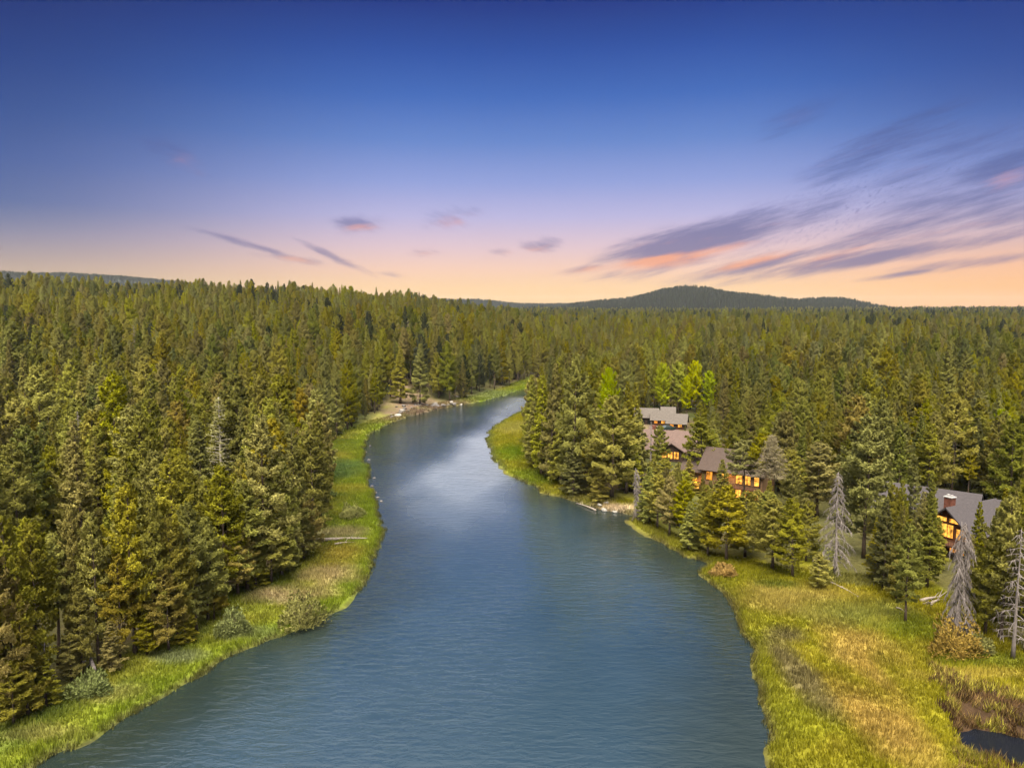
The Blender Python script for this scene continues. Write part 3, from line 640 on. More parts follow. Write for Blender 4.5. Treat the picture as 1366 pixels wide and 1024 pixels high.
def forest_points():
    pts = []
    def grid(y0, y1, step, azmax, jit=.42):
        out = []
        xm = y1 * math.tan(R_(azmax))
        xs = np.arange(-xm, xm, step); ys = np.arange(y0, y1, step)
        X, Y = np.meshgrid(xs, ys); X = (X + (np.arange(len(ys)) % 2)[:, None] * step / 2).ravel(); Y = Y.ravel()
        X = X + rng.uniform(-jit, jit, X.size) * step; Y = Y + rng.uniform(-jit, jit, Y.size) * step
        k = (np.abs(X) < np.maximum(Y, 60) * math.tan(R_(azmax))) & (Y >= y0) & (Y < y1)
        return X[k], Y[k]
    X, Y = [], []
    for y0, y1, st, am in ((62, 330, 5.2, 43), (330, 700, 5.9, 41), (700, 1300, 8.5, 40), (1300, 3000, 12.5, 40)):
        a, b = grid(y0, y1, st, am); X.append(a); Y.append(b)
    X, Y = np.concatenate(X), np.concatenate(Y)
    ok = inside(X, Y, LF) | inside(X, Y, RF)
    ok &= river_sd(X, Y) > 4
    for c in CLEAR: ok &= ~inside(X, Y, c)
    return X[ok], Y[ok]

trees = []      # dict: x, y, z, h, w, shape, tint, label
for (px, by, ty, w, sh, ti, lab) in HT:
    x, y, z = at(px, by); sl = math.hypot(x, y)
    f = y * CP + (CAM_H - z) * SP
    lo, hi = 1.0, 45.0
    for _ in range(30):
        mid = (lo + hi) / 2
        if proj(x, y, z + mid)[1] > ty: lo = mid
        else: hi = mid
    trees.append(dict(x=x, y=y, z=z, h=lo, w=w * (1.14 if px < 480 else 1.04) * f / F, sh=sh, ti=ti, lab=lab, hand=True))
hx = np.array([t['x'] for t in trees]); hy = np.array([t['y'] for t in trees])

FX, FY = forest_points()
FZ = ground(FX, FY)
cnt = 0
far_pts = []
tn1, tn2, tn3 = fbm(FX, FY, 70, 80), fbm(FX, FY, 26, 84), rng.random(len(FX))
rh = rng.normal(0, 1, len(FX)); rs = rng.random(len(FX)); rd = rng.random(len(FX))
DD = np.hypot(FX, FY)
names_a = ['pine_a', 'pine_b', 'pine_c', 'lodge_a', 'lodge_b', 'spire_a', 'spire_b', 'fir_a']
def pick_shape(r, right):
    p = [.20, .18, .10, .08, .12, .16, .12, .04] if not right else [.22, .18, .12, .05, .09, .18, .12, .04]
    return names_a[min(7, int(np.searchsorted(np.cumsum(p), r)))]
for i in range(len(FX)):
    x, y, z, D = FX[i], FY[i], FZ[i], DD[i]
    if D < 420 and len(hx) and np.min((hx - x) ** 2 + (hy - y) ** 2) < (3.0 if D < 200 else 2.5) ** 2: continue
    if D < 900 and tn2[i] < .36 and rd[i] > .5: continue
    right = x > 0 and y < 480
    h = float(np.clip(20.5 + 3.6 * rh[i] - (6.5 if rd[i] < .17 else 0), 8, 31)) * (.84 + .32 * float(tn2[i]))
    bx, by = proj(x, y, z)
    if right and by > 690 and D < 180 and rs[i] < .86: continue           # open woodland on the right
    if right and 610 < by <= 690 and px_ok(bx) if False else False: continue
    if right and D < 240: h *= .84
    if bx < 470 and by > 600: h *= .97
    if 430 < bx < 700 and by < 560 and by > 470: h *= 1.08
    sh = pick_shape(rs[i], right)
    w = 2 * SHAPES[sh][0]['R'] * h / 20 * ((0.92 if D < 230 else .78) + .22 * rd[i])
    # do not stand in the sight lines the place leaves open
    if D < 700:
        ty = proj(x, y, z + h)[1]; hw = w * .5 * F / y; bad = False
        for (x0, y0, x1, y1, dd) in KEEP:
            if y < dd and bx + hw > x0 and bx - hw < x1 and ty < y1 and by > y0: bad = True; break
        if bad:
            # a shorter tree may fit under the sight line
            h2 = h
            for f_ in (.75, .55, .4):
                ty2 = proj(x, y, z + h * f_)[1]; hw2 = hw * f_
                if not any(y < dd and bx + hw2 > x0 and bx - hw2 < x1 and ty2 < y1 and by > y0 for (x0, y0, x1, y1, dd) in KEEP): h2 = h * f_; break
            else: continue
            if rd[i] < .45: continue
            w *= h2 / h; h = h2
    a, b, c = tn1[i], tn2[i], tn3[i]
    v = .5 * a + .35 * b + .35 * (c - .1)
    big = float(tn1[i])
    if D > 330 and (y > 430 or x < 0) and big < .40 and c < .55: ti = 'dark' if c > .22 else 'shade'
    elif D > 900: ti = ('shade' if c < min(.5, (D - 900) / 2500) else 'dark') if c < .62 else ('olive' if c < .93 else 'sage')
    elif not right:
        near = by > 560
        if c > .93: ti = 'rust'
        elif c < .06: ti = 'pale' if near else 'sage'
        elif v > (.58 if near else .66): ti = 'yellow'
        elif v > (.38 if near else .44): ti = 'olive'
        else: ti = 'dark' if not near or c < .5 else 'olive'
    else:
        if c > .90: ti = 'rust'
        elif c < .12: ti = 'sage'
        elif v > .64: ti = 'yellow'
        elif v > .46: ti = 'olive'
        else: ti = 'dark'
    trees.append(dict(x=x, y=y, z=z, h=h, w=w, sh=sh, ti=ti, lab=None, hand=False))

# --- which of them show largest: paint silhouettes near to far into a small buffer
BW, BH = 683, 512
buf = np.zeros((BH, BW), bool)
order = sorted(range(len(trees)), key=lambda k: trees[k]['y'])
for k in order:
    t = trees[k]; t['vis'] = 0
    if t['y'] > 800: continue
    bx, by = proj(t['x'], t['y'], t['z']); tx, ty = proj(t['x'], t['y'], t['z'] + t['h']); hw = t['w'] * .42 * F / t['y']
    t['px'], t['by'], t['ty'] = bx, by, ty
    y0, y1 = int(max(0, ty / 2)), int(min(BH, by / 2 - (by - ty) * .08)); cntv = 0
    for yy in range(y0, y1):
        fr = min(1, (yy * 2 - ty) / max(1, (by - ty)) * 1.7) * hw
        a, b = int(max(0, (bx - fr) / 2)), int(min(BW, (bx + fr) / 2 + 1))
        if b > a:
            row = buf[yy, a:b]; cntv += int((~row).sum()); row[:] = True
    t['vis'] = cntv
rank = sorted([k for k in range(len(trees)) if trees[k]['vis'] > 0], key=lambda k: -trees[k]['vis'] - (1e6 if trees[k]['hand'] and trees[k]['vis'] > 40 else 0))
indiv = set(rank[:296])

# --- labels for the individual trees: nearest landmark, direction and rank
LM = [((298, 565), 'the white snag'), ((452, 722), 'the log on the bank'), ((548, 520), 'the rocky bank'), ((402, 812), 'the round willow bush'), ((30, 985), 'the bottom left shore'), ((310, 828), 'the small green bush'), ((78, 760), 'the bare-stemmed pine'),
      ((352, 600), 'the towering pale pine'), ((455, 600), 'the left bank meadow'), ((690, 515), 'the far river bend'), ((675, 600), 'the grassy point'), ((825, 681), 'the sandbar'), ((852, 640), 'the leaning grey snag'), ((985, 640), 'the glowing house'),
      ((890, 592), 'the pinkish-roofed house'), ((1112, 700), 'the drooping dead tree'), ((1265, 672), 'the grey-roofed lodge'), ((1278, 770), 'the big grey snag'), ((806, 520), 'the lone lime-green tree'), ((915, 510), 'the lime-green cluster'),
      ((1090, 760), 'the small round pine'), ((1152, 640), 'the huge grey-green pine'), ((1350, 790), 'the snag at the right edge'), ((1300, 600), 'the large conical fir'), ((814, 580), 'the broad sandbar pine'), ((763, 520), 'the tallest point pine'), ((120, 560), 'the grey dead top')]
ORD = ['', 'second ', 'third ', 'fourth ', 'fifth ', 'sixth ', 'seventh ', 'eighth ', 'ninth ', 'tenth ', 'eleventh ', 'twelfth ', 'thirteenth ', 'fourteenth ', 'fifteenth ', 'sixteenth ', 'seventeenth ', 'eighteenth ', 'nineteenth ', 'twentieth ']
sect = {}
for k in rank:
    t = trees[k]
    if t['vis'] < 25 or t['lab']: continue
    cx_, cy_ = t['px'], .45 * t['by'] + .55 * t['ty']
    j = min(range(len(LM)), key=lambda q: (LM[q][0][0] - cx_) ** 2 + (LM[q][0][1] - cy_) ** 2)
    dx, dy = cx_ - LM[j][0][0], cy_ - LM[j][0][1]
    if abs(dx) > abs(dy): di = 'left of' if dx < 0 else 'right of'
    else: di = 'behind' if dy < 0 else 'in front of'
    sect.setdefault((j, di), []).append((math.hypot(dx, dy), k))
for (j, di), lst in sect.items():
    lst.sort()
    for n_, (_, k) in enumerate(lst):
        if k in indiv:
            t = trees[k]
            o_ = ORD[n_] if n_ < 20 else f'number {n_ + 1} '
            t['lab'] = f"{TNAME[t['ti']]} {SHAPES[t['sh']][1]} pine, {o_}nearest {di} {LM[j][1]}"

used = set()
for k in sorted(indiv):
    t = trees[k]
    o = plant('pine_tree', t['sh'], t['ti'], t['x'], t['y'], t['h'], t['w'])
    lab = t['lab'] or f"{TNAME[t['ti']]} {SHAPES[t['sh']][1]} pine half hidden among its neighbours"
    tag(o, lab, 'pine tree', 'pine trees of the riverside forest')

# --- everything farther or more hidden: one forest object, instanced from the same trees
def forest_object(name, label, rows):
    """rows: x, y, z, sx, sz, rot, (shape, tint)"""
    combos = sorted({r[6] for r in rows})
    me = bpy.data.meshes.new(name); n = len(rows); me.vertices.add(n)
    me.vertices.foreach_set('co', np.array([r[:3] for r in rows], dtype=np.float32).ravel())
    for nm, typ, arr in (('pick', 'INT', [combos.index(r[6]) for r in rows]), ('rot', 'FLOAT', [r[5] for r in rows])):
        a = me.attributes.new(nm, typ, 'POINT'); a.data.foreach_set('value', np.array(arr, dtype=np.int32 if typ == 'INT' else np.float32))
    a = me.attributes.new('scl', 'FLOAT_VECTOR', 'POINT'); a.data.foreach_set('vector', np.array([(r[3], r[3], r[4]) for r in rows], dtype=np.float32).ravel())
    o = link(name, me); tag(o, label, 'forest', kind='stuff')
    g = bpy.data.node_groups.new(name, 'GeometryNodeTree')
    g.interface.new_socket('Geometry', in_out='INPUT', socket_type='NodeSocketGeometry'); g.interface.new_socket('Geometry', in_out='OUTPUT', socket_type='NodeSocketGeometry')
    T = NT(g); gi = T.add('NodeGroupInput'); go = T.add('NodeGroupOutput')
    def attr(nm, typ):
        return T.add('GeometryNodeInputNamedAttribute', data_type=typ, inp={'Name': nm})
    def out(nd): return [s for s in nd.outputs if s.enabled and s.name == 'Attribute'][0]
    pk, ro, sl = out(attr('pick', 'INT')), out(attr('rot', 'FLOAT')), out(attr('scl', 'FLOAT_VECTOR'))
    rv = T.add('ShaderNodeCombineXYZ', inp={2: ro}).outputs[0]
    join = T.add('GeometryNodeJoinGeometry')
    for ci, (sh, ti) in enumerate(combos):
        c, t = shape_mesh(sh, ti)
        key = (sh, ti)
        if key not in PROTO:
            m2 = bpy.data.meshes.new('tree'); nv, nq = len(c.vertices), len(t.vertices)
            oc = bpy.data.objects.new('tree', c); ot = bpy.data.objects.new('tree', t)
            PROTO[key] = (oc, ot)
        oc, ot = PROTO[key]
        j2 = T.add('GeometryNodeJoinGeometry')
        for ob in (oc, ot):
            inf = T.add('GeometryNodeObjectInfo', transform_space='ORIGINAL', inp={'Object': ob}); T.l.new(inf.outputs['Geometry'], j2.inputs[0])
        cmp_ = T.add('FunctionNodeCompare', data_type='INT', operation='EQUAL'); ins = [s for s in cmp_.inputs if s.enabled]
        T.l.new(pk, ins[0]); ins[1].default_value = ci
        iop = T.add('GeometryNodeInstanceOnPoints')
        T.l.new(gi.outputs[0], iop.inputs['Points']); T.l.new(cmp_.outputs[0], iop.inputs['Selection']); T.l.new(j2.outputs[0], iop.inputs['Instance'])
        T.l.new(rv, iop.inputs['Rotation']); T.l.new(sl, iop.inputs['Scale'])
        T.l.new(iop.outputs[0], join.inputs[0])
    T.l.new(join.outputs[0], go.inputs[0])
    md = o.modifiers.new('trees', 'NODES'); md.node_group = g
    return o
PROTO = {}
rows = []
for k, t in enumerate(trees):
    if k in indiv: continue
    rows.append((t['x'], t['y'], t['z'] - .1, t['w'] / (2 * SHAPES[t['sh']][0]['R']), t['h'] / 20, random.uniform(0, 6.28), (t['sh'], t['ti'])))
for (xs, vs, Z, Yf, fr, bk) in HILLS:
    area = (xs[-1] - xs[0]) * (fr + bk * .25); n = int(area / (85 if Yf < 4000 else 170))
    fx = rng.random(n); fv = rng.uniform(-1, .25, n)
    xx = xs[0] + fx * (xs[-1] - xs[0]); yy = Yf + np.where(fv < 0, fv * fr, fv * bk)
    fx = fx
    ix = np.clip((fx * (len(xs) - 1)).astype(int), 0, len(xs) - 2); tx = fx * (len(xs) - 1) - ix
    iv = np.clip(((fv + 1) / 2 * 40).astype(int), 0, 39); tv = (fv + 1) / 2 * 40 - iv
    zz = (Z[iv, ix] * (1 - tx) + Z[iv, ix + 1] * tx) * (1 - tv) + (Z[iv + 1, ix] * (1 - tx) + Z[iv + 1, ix + 1] * tx) * tv
    for a, b, c in zip(xx, yy, zz):
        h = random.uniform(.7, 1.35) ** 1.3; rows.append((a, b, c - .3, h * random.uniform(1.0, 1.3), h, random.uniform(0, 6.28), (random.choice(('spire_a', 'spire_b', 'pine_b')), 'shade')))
forest_object('forest', 'dense conifer forest massed over the plain, the plateau and the far hills', rows)
print('TREES', len(trees), 'stuff', len(rows), 'pines', len(indiv))

# ------------------------------------------------------------------ lime-green broadleaf trees
ALAB = ['lone lime-green broadleaf tree rising among the pines of the point', 'leftmost bright lime-green tree of the cluster behind the garages', 'tall bright lime-green tree in the middle of the cluster behind the garages', 'rounded lime-green tree right of the cluster centre',
        'rightmost lime-green tree of the cluster among dark pines', 'shorter lime-green tree at the front of the cluster', 'lime-yellow tree near the right edge above the lodge']
def solve(px, by, ty):
    x, y, z = at(px, by); lo, hi = .3, 45.0
    for _ in range(30):
        mid = (lo + hi) / 2
        if proj(x, y, z + mid)[1] > ty: lo = mid
        else: hi = mid
    return x, y, z, lo, (y * CP + (CAM_H - z) * SP) / F
for (px, by, ty, w), lab in zip(ASPENS, ALAB):
    x, y, z, h, s = solve(px, by, ty)
    tag(plant('broadleaf_tree', 'aspen', 'aspen', x, y, h, w * s), lab, 'broadleaf tree', 'lime-green broadleaf trees')

# ------------------------------------------------------------------ dead trees
def dead_tree(px, by, ty, w, label, mtl=DEAD, droop=.6, nb=60, twigs=26, top=.98, cb=.08, lean=0.0, seed=1, sub=.5, prof='cone', thick=1.0, tw=None):
    x, y, z, h, s = solve(px, by, ty); R = w * s / 2; g = np.random.default_rng(seed)
    r = empty('dead_tree', (x, y, z - .1)); r.rotation_euler = (0, R_(lean), 0)
    mb = MB(); k = 9; off = np.cumsum(g.normal(0, .04, (k, 2)), 0); off[0] = 0
    mb.tube([(off[i, 0], off[i, 1], -.2 + (h * top + .2) * i / (k - 1)) for i in range(k)], [.24 * thick * (1.2 if i == 0 else 1) * (1 - .9 * i / (k - 1)) for i in range(k)], 7)
    mb.build('trunk', mtl, r, True)
    V, Q = [], []
    bm_ = MB()
    for i in range(nb):
        u = (i + g.random()) / nb; zz = (cb + (1 - cb) * u) * h * top; a = i * 2.4 + g.normal(0, .3)
        L = R * ((1 - u) ** .75 if prof == 'cone' else (.75 + .25 * math.sin(u * 9)) * (1 - u ** 4)) * g.uniform(.6, 1.15) + .15
        d = np.array([math.cos(a), math.sin(a), 0.0]); pts = []
        for q_ in range(4):
            f = q_ / 3; pts.append(np.array([0, 0, zz]) + d * L * f + np.array([0, 0, .12 * L * f - droop * L * f * f]))
        bm_.tube([tuple(p) for p in pts], [.055 * thick, .045 * thick, .03 * thick, .012], 3, False)
        for j in range(int(twigs * (.3 + L / max(R, .1)))):
            f = .25 + .75 * g.random(); q_ = f * 3; i0 = min(2, int(q_)); p = pts[i0] + (pts[i0 + 1] - pts[i0]) * (q_ - i0)
            t = d * g.uniform(-.2, .7) + np.array([-d[1], d[0], 0]) * g.normal(0, .6) + np.array([0, 0, -droop * 1.3 + g.normal(0, .3)]); t *= sub * g.uniform(.4, 1.2) / np.linalg.norm(t)
            sd = np.cross(t, g.normal(0, 1, 3)); sd = sd / np.linalg.norm(sd) * .028 * thick
            n0 = len(V); V += [p - sd, p + sd, p + t + sd * .4, p + t - sd * .4]; Q.append((n0, n0 + 1, n0 + 2, n0 + 3))
    bm_.build('branches', mtl, r)
    if V: link('twigs', np_mesh('twigs', np.array(V), np.array(Q), tw or mtl), r)
    tag(r, label, 'dead tree'); return r
dead_tree(1113, 764, 625, 56, 'grey dead conifer with long drooping bare branches before the huge pine', droop=.75, nb=70, twigs=34, sub=.9, seed=3, cb=.12)
dead_tree(1278, 842, 692, 50, 'big grey snag shaggy with drooping twigs above the tan bush', droop=1.3, nb=95, twigs=50, sub=1.0, prof='col', seed=4, cb=.1)
dead_tree(297, 672, 526, 58, 'white bleached trunk with level branches and thin pale greenery among left pines', DEADB, droop=-.05, nb=90, twigs=44, sub=.8, seed=5, cb=.15, thick=2.0, tw=PALEGREEN)
dead_tree(851, 694, 622, 16, 'leaning thin grey snag beside the sandbar', droop=.9, nb=60, twigs=20, sub=.7, seed=6, prof='col', lean=-3)
dead_tree(1351, 878, 700, 56, 'bare grey snag with crooked branches at the right edge', droop=.35, nb=46, twigs=12, sub=.9, seed=7, cb=.15)
dead_tree(1112, 640, 575, 12, 'thin bare dead stem poking above pines beside the huge pine', droop=.2, nb=26, twigs=5, seed=8)
dead_tree(1026, 700, 578, 50, 'greyish bare-branched tree screening the roof of the glowing house', droop=.05, nb=110, twigs=60, sub=.8, seed=9, thick=.9, cb=.52, mtl=TANWOOD)
dead_tree(868, 618, 560, 14, 'slender leafless stem in front of the pinkish roof', droop=.3, nb=34, twigs=8, seed=10)
dead_tree(62, 930, 850, 30, 'short broken grey stump tree at the bottom left forest edge', droop=.5, nb=22, twigs=9, seed=11)
dead_tree(112, 700, 545, 36, 'grey dead top standing above the left forest', droop=.3, nb=50, twigs=18, seed=12)

for i, (px, by, ty, w) in enumerate([(182, 520, 432, 16), (228, 560, 470, 18), (70, 640, 540, 22), (330, 520, 440, 14), (20, 560, 470, 20), (545, 500, 425, 12), (1060, 600, 520, 18), (1180, 560, 480, 14), (1270, 640, 560, 20), (980, 560, 490, 14)]):
    o_ = dead_tree(px, by, ty, w, 'grey leafless conifer standing among the green pines deep in the forest', droop=.4, nb=40, twigs=22, seed=30 + i, cb=.3, tw=TANWOOD); o_['group'] = 'grey dead conifers deep in the forest'
# ------------------------------------------------------------------ shrubs
SHR = {}
def shrub(px, by, w, hpx, tint, label, seed=1):
    x, y, z, h, s = solve(px, by, by - hpx); R = w * s / 2
    g = np.random.default_rng(seed); n = 1500
    r = empty('shrub', (x, y, z - .05))
    az = g.random(n) * 6.283; ph = np.arccos(g.random(n) * .98); rad = g.random(n) ** .35
    lob = 1 + .22 * np.sin(az * 3 + seed) + .15 * np.sin(ph * 5 + az * 2)
    d = np.column_stack([np.cos(az) * np.sin(ph), np.sin(az) * np.sin(ph), np.cos(ph)])
    P0 = d * np.array([R, R, h * .92]) * (rad * lob)[:, None]; P0[:, 2] += .06 * h
    q = 4; P = np.repeat(P0, q, 0); A = unit(np.repeat(d, q, 0) + np.array([0, 0, .7]) + g.normal(0, .5, (n * q, 3)))
    ln = g.uniform(.2, .48, n * q); S = unit(np.cross(A, g.normal(0, 1, (n * q, 3)))) * (ln * .16)[:, None]; A = A * ln[:, None]
    v = np.empty((n * q, 4, 3)); v[:, 0] = P; v[:, 1] = P + A * .45 + S; v[:, 2] = P + A; v[:, 3] = P + A * .45 - S
    link('foliage', np_mesh('foliage', v.reshape(-1, 3), np.arange(n * q * 4).reshape(-1, 4), FOL[tint], face_attr=np.repeat(g.uniform(.75, 1.25, n), q), face_n=unit(np.repeat(d, q, 0) + np.array([0, 0, .4]) + g.normal(0, .3, (n * q, 3)))), r)
    mb = MB()
    for i in range(16):
        a = g.random() * 6.28; e = g.uniform(.2, .9); mb.tube([(0, 0, -.1), (math.cos(a) * R * .5 * e, math.sin(a) * R * .5 * e, h * .45), (math.cos(a) * R * e, math.sin(a) * R * e, h * .85)], [.05, .03, .012], 4, False)
    mb.build('stems', BARK, r); tag(r, label, 'shrub'); return r
shrub(402, 834, 58, 42, 'willow', 'large round pale willow bush overhanging the left bank water', 1)
shrub(311, 846, 38, 32, 'bluebush', 'small bluish green bush left of the large willow bush', 2)
shrub(1272, 872, 62, 44, 'tanbush', 'spreading tan-topped bush at the foot of the big grey snag', 3)
shrub(965, 766, 32, 13, 'tanbush', 'low brownish bush under the broad pine at the meadow edge', 4)
shrub(1308, 868, 30, 18, 'willow', 'low pale bush right of the tan-topped bush', 5)
shrub(432, 665, 26, 14, 'bluebush', 'low green bush on the narrow left bank meadow', 6)
shrub(468, 690, 30, 16, 'willow', 'pale low bush above the log on the left bank', 7)
shrub(1100, 745, 34, 14, 'willow', 'grey brush heap under the drooping dead tree', 8)
shrub(120, 925, 48, 26, 'bluebush', 'leafy bush tangled at the bottom left forest edge', 9)

# ------------------------------------------------------------------ logs, rocks
def fallen(a, b, r0, label, mtl=LOG, stubs=5, roots=True, seed=1, lift=.15, name='fallen_log'):
    (x0, y0, z0), (x1, y1, z1) = at(*a), at(*b); g = np.random.default_rng(seed)
    z0, z1 = max(z0, -.05), max(z1, -.05)
    L = math.dist((x0, y0), (x1, y1)); ang = math.atan2(y1 - y0, x1 - x0)
    r = empty(name, (x0, y0, z0), ang)
    mb = MB(); k = 8; dz = z1 - z0
    mb.tube([(L * i / (k - 1), g.normal(0, .04 * L / 10), r0 * (1 - .6 * i / (k - 1)) + dz * i / (k - 1) + lift * math.sin(i / (k - 1) * 3.1)) for i in range(k)], [r0 * (1 - .72 * i / (k - 1)) for i in range(k)], 8)
    mb.build('trunk', mtl, r, True)
    m2 = MB()
    for i in range(stubs):
        f = g.uniform(.3, .95); a_ = g.uniform(-1.2, 1.2); l = g.uniform(.5, 1.6)
        m2.tube([(L * f, 0, r0 * .6 + dz * f + .1), (L * f + l * .6, l * math.sin(a_), r0 + dz * f + l * .6 * math.cos(a_))], [.07, .02], 4, False)
    if stubs: m2.build('branch_stubs', mtl, r)
    if roots:
        m3 = MB()
        for i in range(9):
            a_ = i * .7; l = g.uniform(.5, 1.0) * r0 * 3.2
            m3.tube([(0, 0, r0), (-.25, l * .5 * math.cos(a_), r0 + l * .5 * math.sin(a_)), (-.4 - .2 * g.random(), l * math.cos(a_), max(.02, r0 + l * math.sin(a_)))], [.16, .1, .03], 4, False)
        m3.build('root_plate', mtl, r)
    tag(r, label, 'log'); return r
fallen((420, 724), (490, 719), .42, 'long bleached log with root plate lying across the left bank grass', seed=1)
fallen((446, 727), (474, 724), .2, 'shorter broken log lying just below the long bleached log', roots=False, stubs=1, seed=2)
fallen((795, 684), (768, 674), .22, 'thin pale driftwood pole lying in the water by the sandbar', LOG, stubs=2, roots=False, seed=3)
fallen((1228, 804), (1256, 797), .3, 'pale log lying in the grass left of the big grey snag', seed=4, roots=False, stubs=3)
fallen((1240, 808), (1258, 800), .25, 'darker short log behind the pale log near the big grey snag', seed=5, roots=True, stubs=2)
fallen((1108, 778), (1146, 797), .16, 'slender pale pole lying on the meadow edge past the small round pine', LOG, stubs=1, roots=False, seed=6)
fallen((130, 905), (88, 868), .22, 'grey fallen tree with bent branches sloping out of the bottom left forest', DEAD, stubs=14, roots=False, seed=7, lift=3.0)
fallen((1196, 812), (1206, 816), .14, 'small pale stick in the grass beside the forward pine', LOG, stubs=0, roots=False, seed=8)

def rock_mesh(seed, mtl):
    g = np.random.default_rng(seed); import bmesh
    bm = bmesh.new(); bmesh.ops.create_icosphere(bm, subdivisions=2, radius=1)
    dirs = unit(g.normal(0, 1, (9, 3))); cut = g.uniform(.55, .85, 9)
    for v in bm.verts:
        p = np.array(v.co)
        for d, c in zip(dirs, cut):
            t = p @ d
            if t > c: p = p - d * (t - c)
        v.co = p * np.array([1, .8, .62])
    me = bpy.data.meshes.new('rock'); bm.to_mesh(me); bm.free(); me.materials.append(mtl); return me
RM = [rock_mesh(i, ROCK) for i in range(4)]; RW = rock_mesh(9, ROCKW)
gr_ = np.random.default_rng(44)
for i in range(46):
    px, py = 520 + gr_.random() * 90, 0
    py = np.interp(px, [515, 545, 575, 610], [560, 550, 545, 540]) - abs(gr_.normal(0, 6.5)) + 1
    x, y, z = at(px, py); s = gr_.uniform(.35, 1.25) if i > 5 else gr_.uniform(1.3, 1.9)
    o = link('rock', RM[i % 4] if i % 5 else RW); o.location = (x, y, z + s * .15); o.scale = (s, s, s); o.rotation_euler = (0, 0, gr_.random() * 6.28)
    tag(o, 'angular rock in the tumbled pile on the rocky left bank', 'rock', 'rocks tumbled on the rocky bank')
for (px, py, s, lab) in [(800, 674, .7, 'white rock, left of the pair on the grass above the sandbar'), (808, 671.5, .75, 'white rock, right of the pair on the grass above the sandbar'), (806, 682, .9, 'pale boulder at the water edge of the sandbar'), (820, 685, .6, 'small pale rock at the sandbar waterline'), (615, 541, .9, 'white rock alone at the water edge past the rock pile')]:
    x, y, z = at(px, py); o = link('rock', RW); o.location = (x, y, max(z, 0) + s * .2); o.scale = (s, s, s); o.rotation_euler = (0, 0, px); tag(o, lab, 'rock')
for i, (px, py) in enumerate([(484, 640), (492, 646), (497, 654), (500, 662), (495, 636), (505, 668), (488, 612), (484, 600), (490, 594)]):
    x, y, z = at(px + 4, py + 4); s = .5; o = link('rock', RM[i % 4]); o.location = (x, y, .05); o.scale = (s, s, s * .8); o.rotation_euler = (0, 0, i); tag(o, 'small dark rock breaking the water along the left bank meadow', 'rock', 'small rocks along the left waterline')

# ------------------------------------------------------------------ houses
def gable_roof(mb, x0, x1, y0, y1, ze, zr, th=.22, ov=.6, along='x'):
    """two slabs, ridge along x or y"""
    if along == 'x':
        ym = (y0 + y1) / 2; sl = (zr - ze) / (ym - y0); yo0, yo1, zo = y0 - ov, y1 + ov, ze - ov * sl
        mb.slab((x0 - ov, yo0, zo), (x1 + ov, yo0, zo), (x1 + ov, ym, zr), (x0 - ov, ym, zr), th)
        mb.slab((x1 + ov, yo1, zo), (x0 - ov, yo1, zo), (x0 - ov, ym, zr + .004), (x1 + ov, ym, zr + .004), th)
    else:
        xm = (x0 + x1) / 2; sl = (zr - ze) / (xm - x0); xo0, xo1, zo = x0 - ov, x1 + ov, ze - ov * sl
        mb.slab((xo1, y0 - ov, zo), (xo1, y1, zo), (xm, y1, zr), (xm, y0 - ov, zr), th)
        mb.slab((xo0, y1, zo), (xo0, y0 - ov, zo), (xm, y0 - ov, zr + .004), (xm, y1, zr + .004), th)

def window(parent, x0, x1, z0, z1, y, nx=2, nz=1, mtl=LIT, name='window'):
    """frame standing proud of the wall at y (front faces -y) with a lit pane behind it"""
    f = MB(); t = .09
    f.box(x0 - t, y - .08, z0 - t, x1 + t, y - .003, z0); f.box(x0 - t, y - .08, z1, x1 + t, y - .003, z1 + t)
    f.box(x0 - t, y - .08, z0, x0, y - .003, z1); f.box(x1, y - .08, z0, x1 + t, y - .003, z1)
    for i in range(1, nx): xx = x0 + (x1 - x0) * i / nx; f.box(xx - .04, y - .07, z0, xx + .04, y - .02, z1)
    for i in range(1, nz): zz = z0 + (z1 - z0) * i / nz; f.box(x0, y - .075, zz - .04, x1, y - .025, zz + .04)
    o = f.build(name, TRIM, parent)
    p = MB(); p.poly((x0, y - .014, z0), (x1, y - .014, z0), (x1, y - .014, z1), (x0, y - .014, z1)); p.build('pane', mtl, o); return o

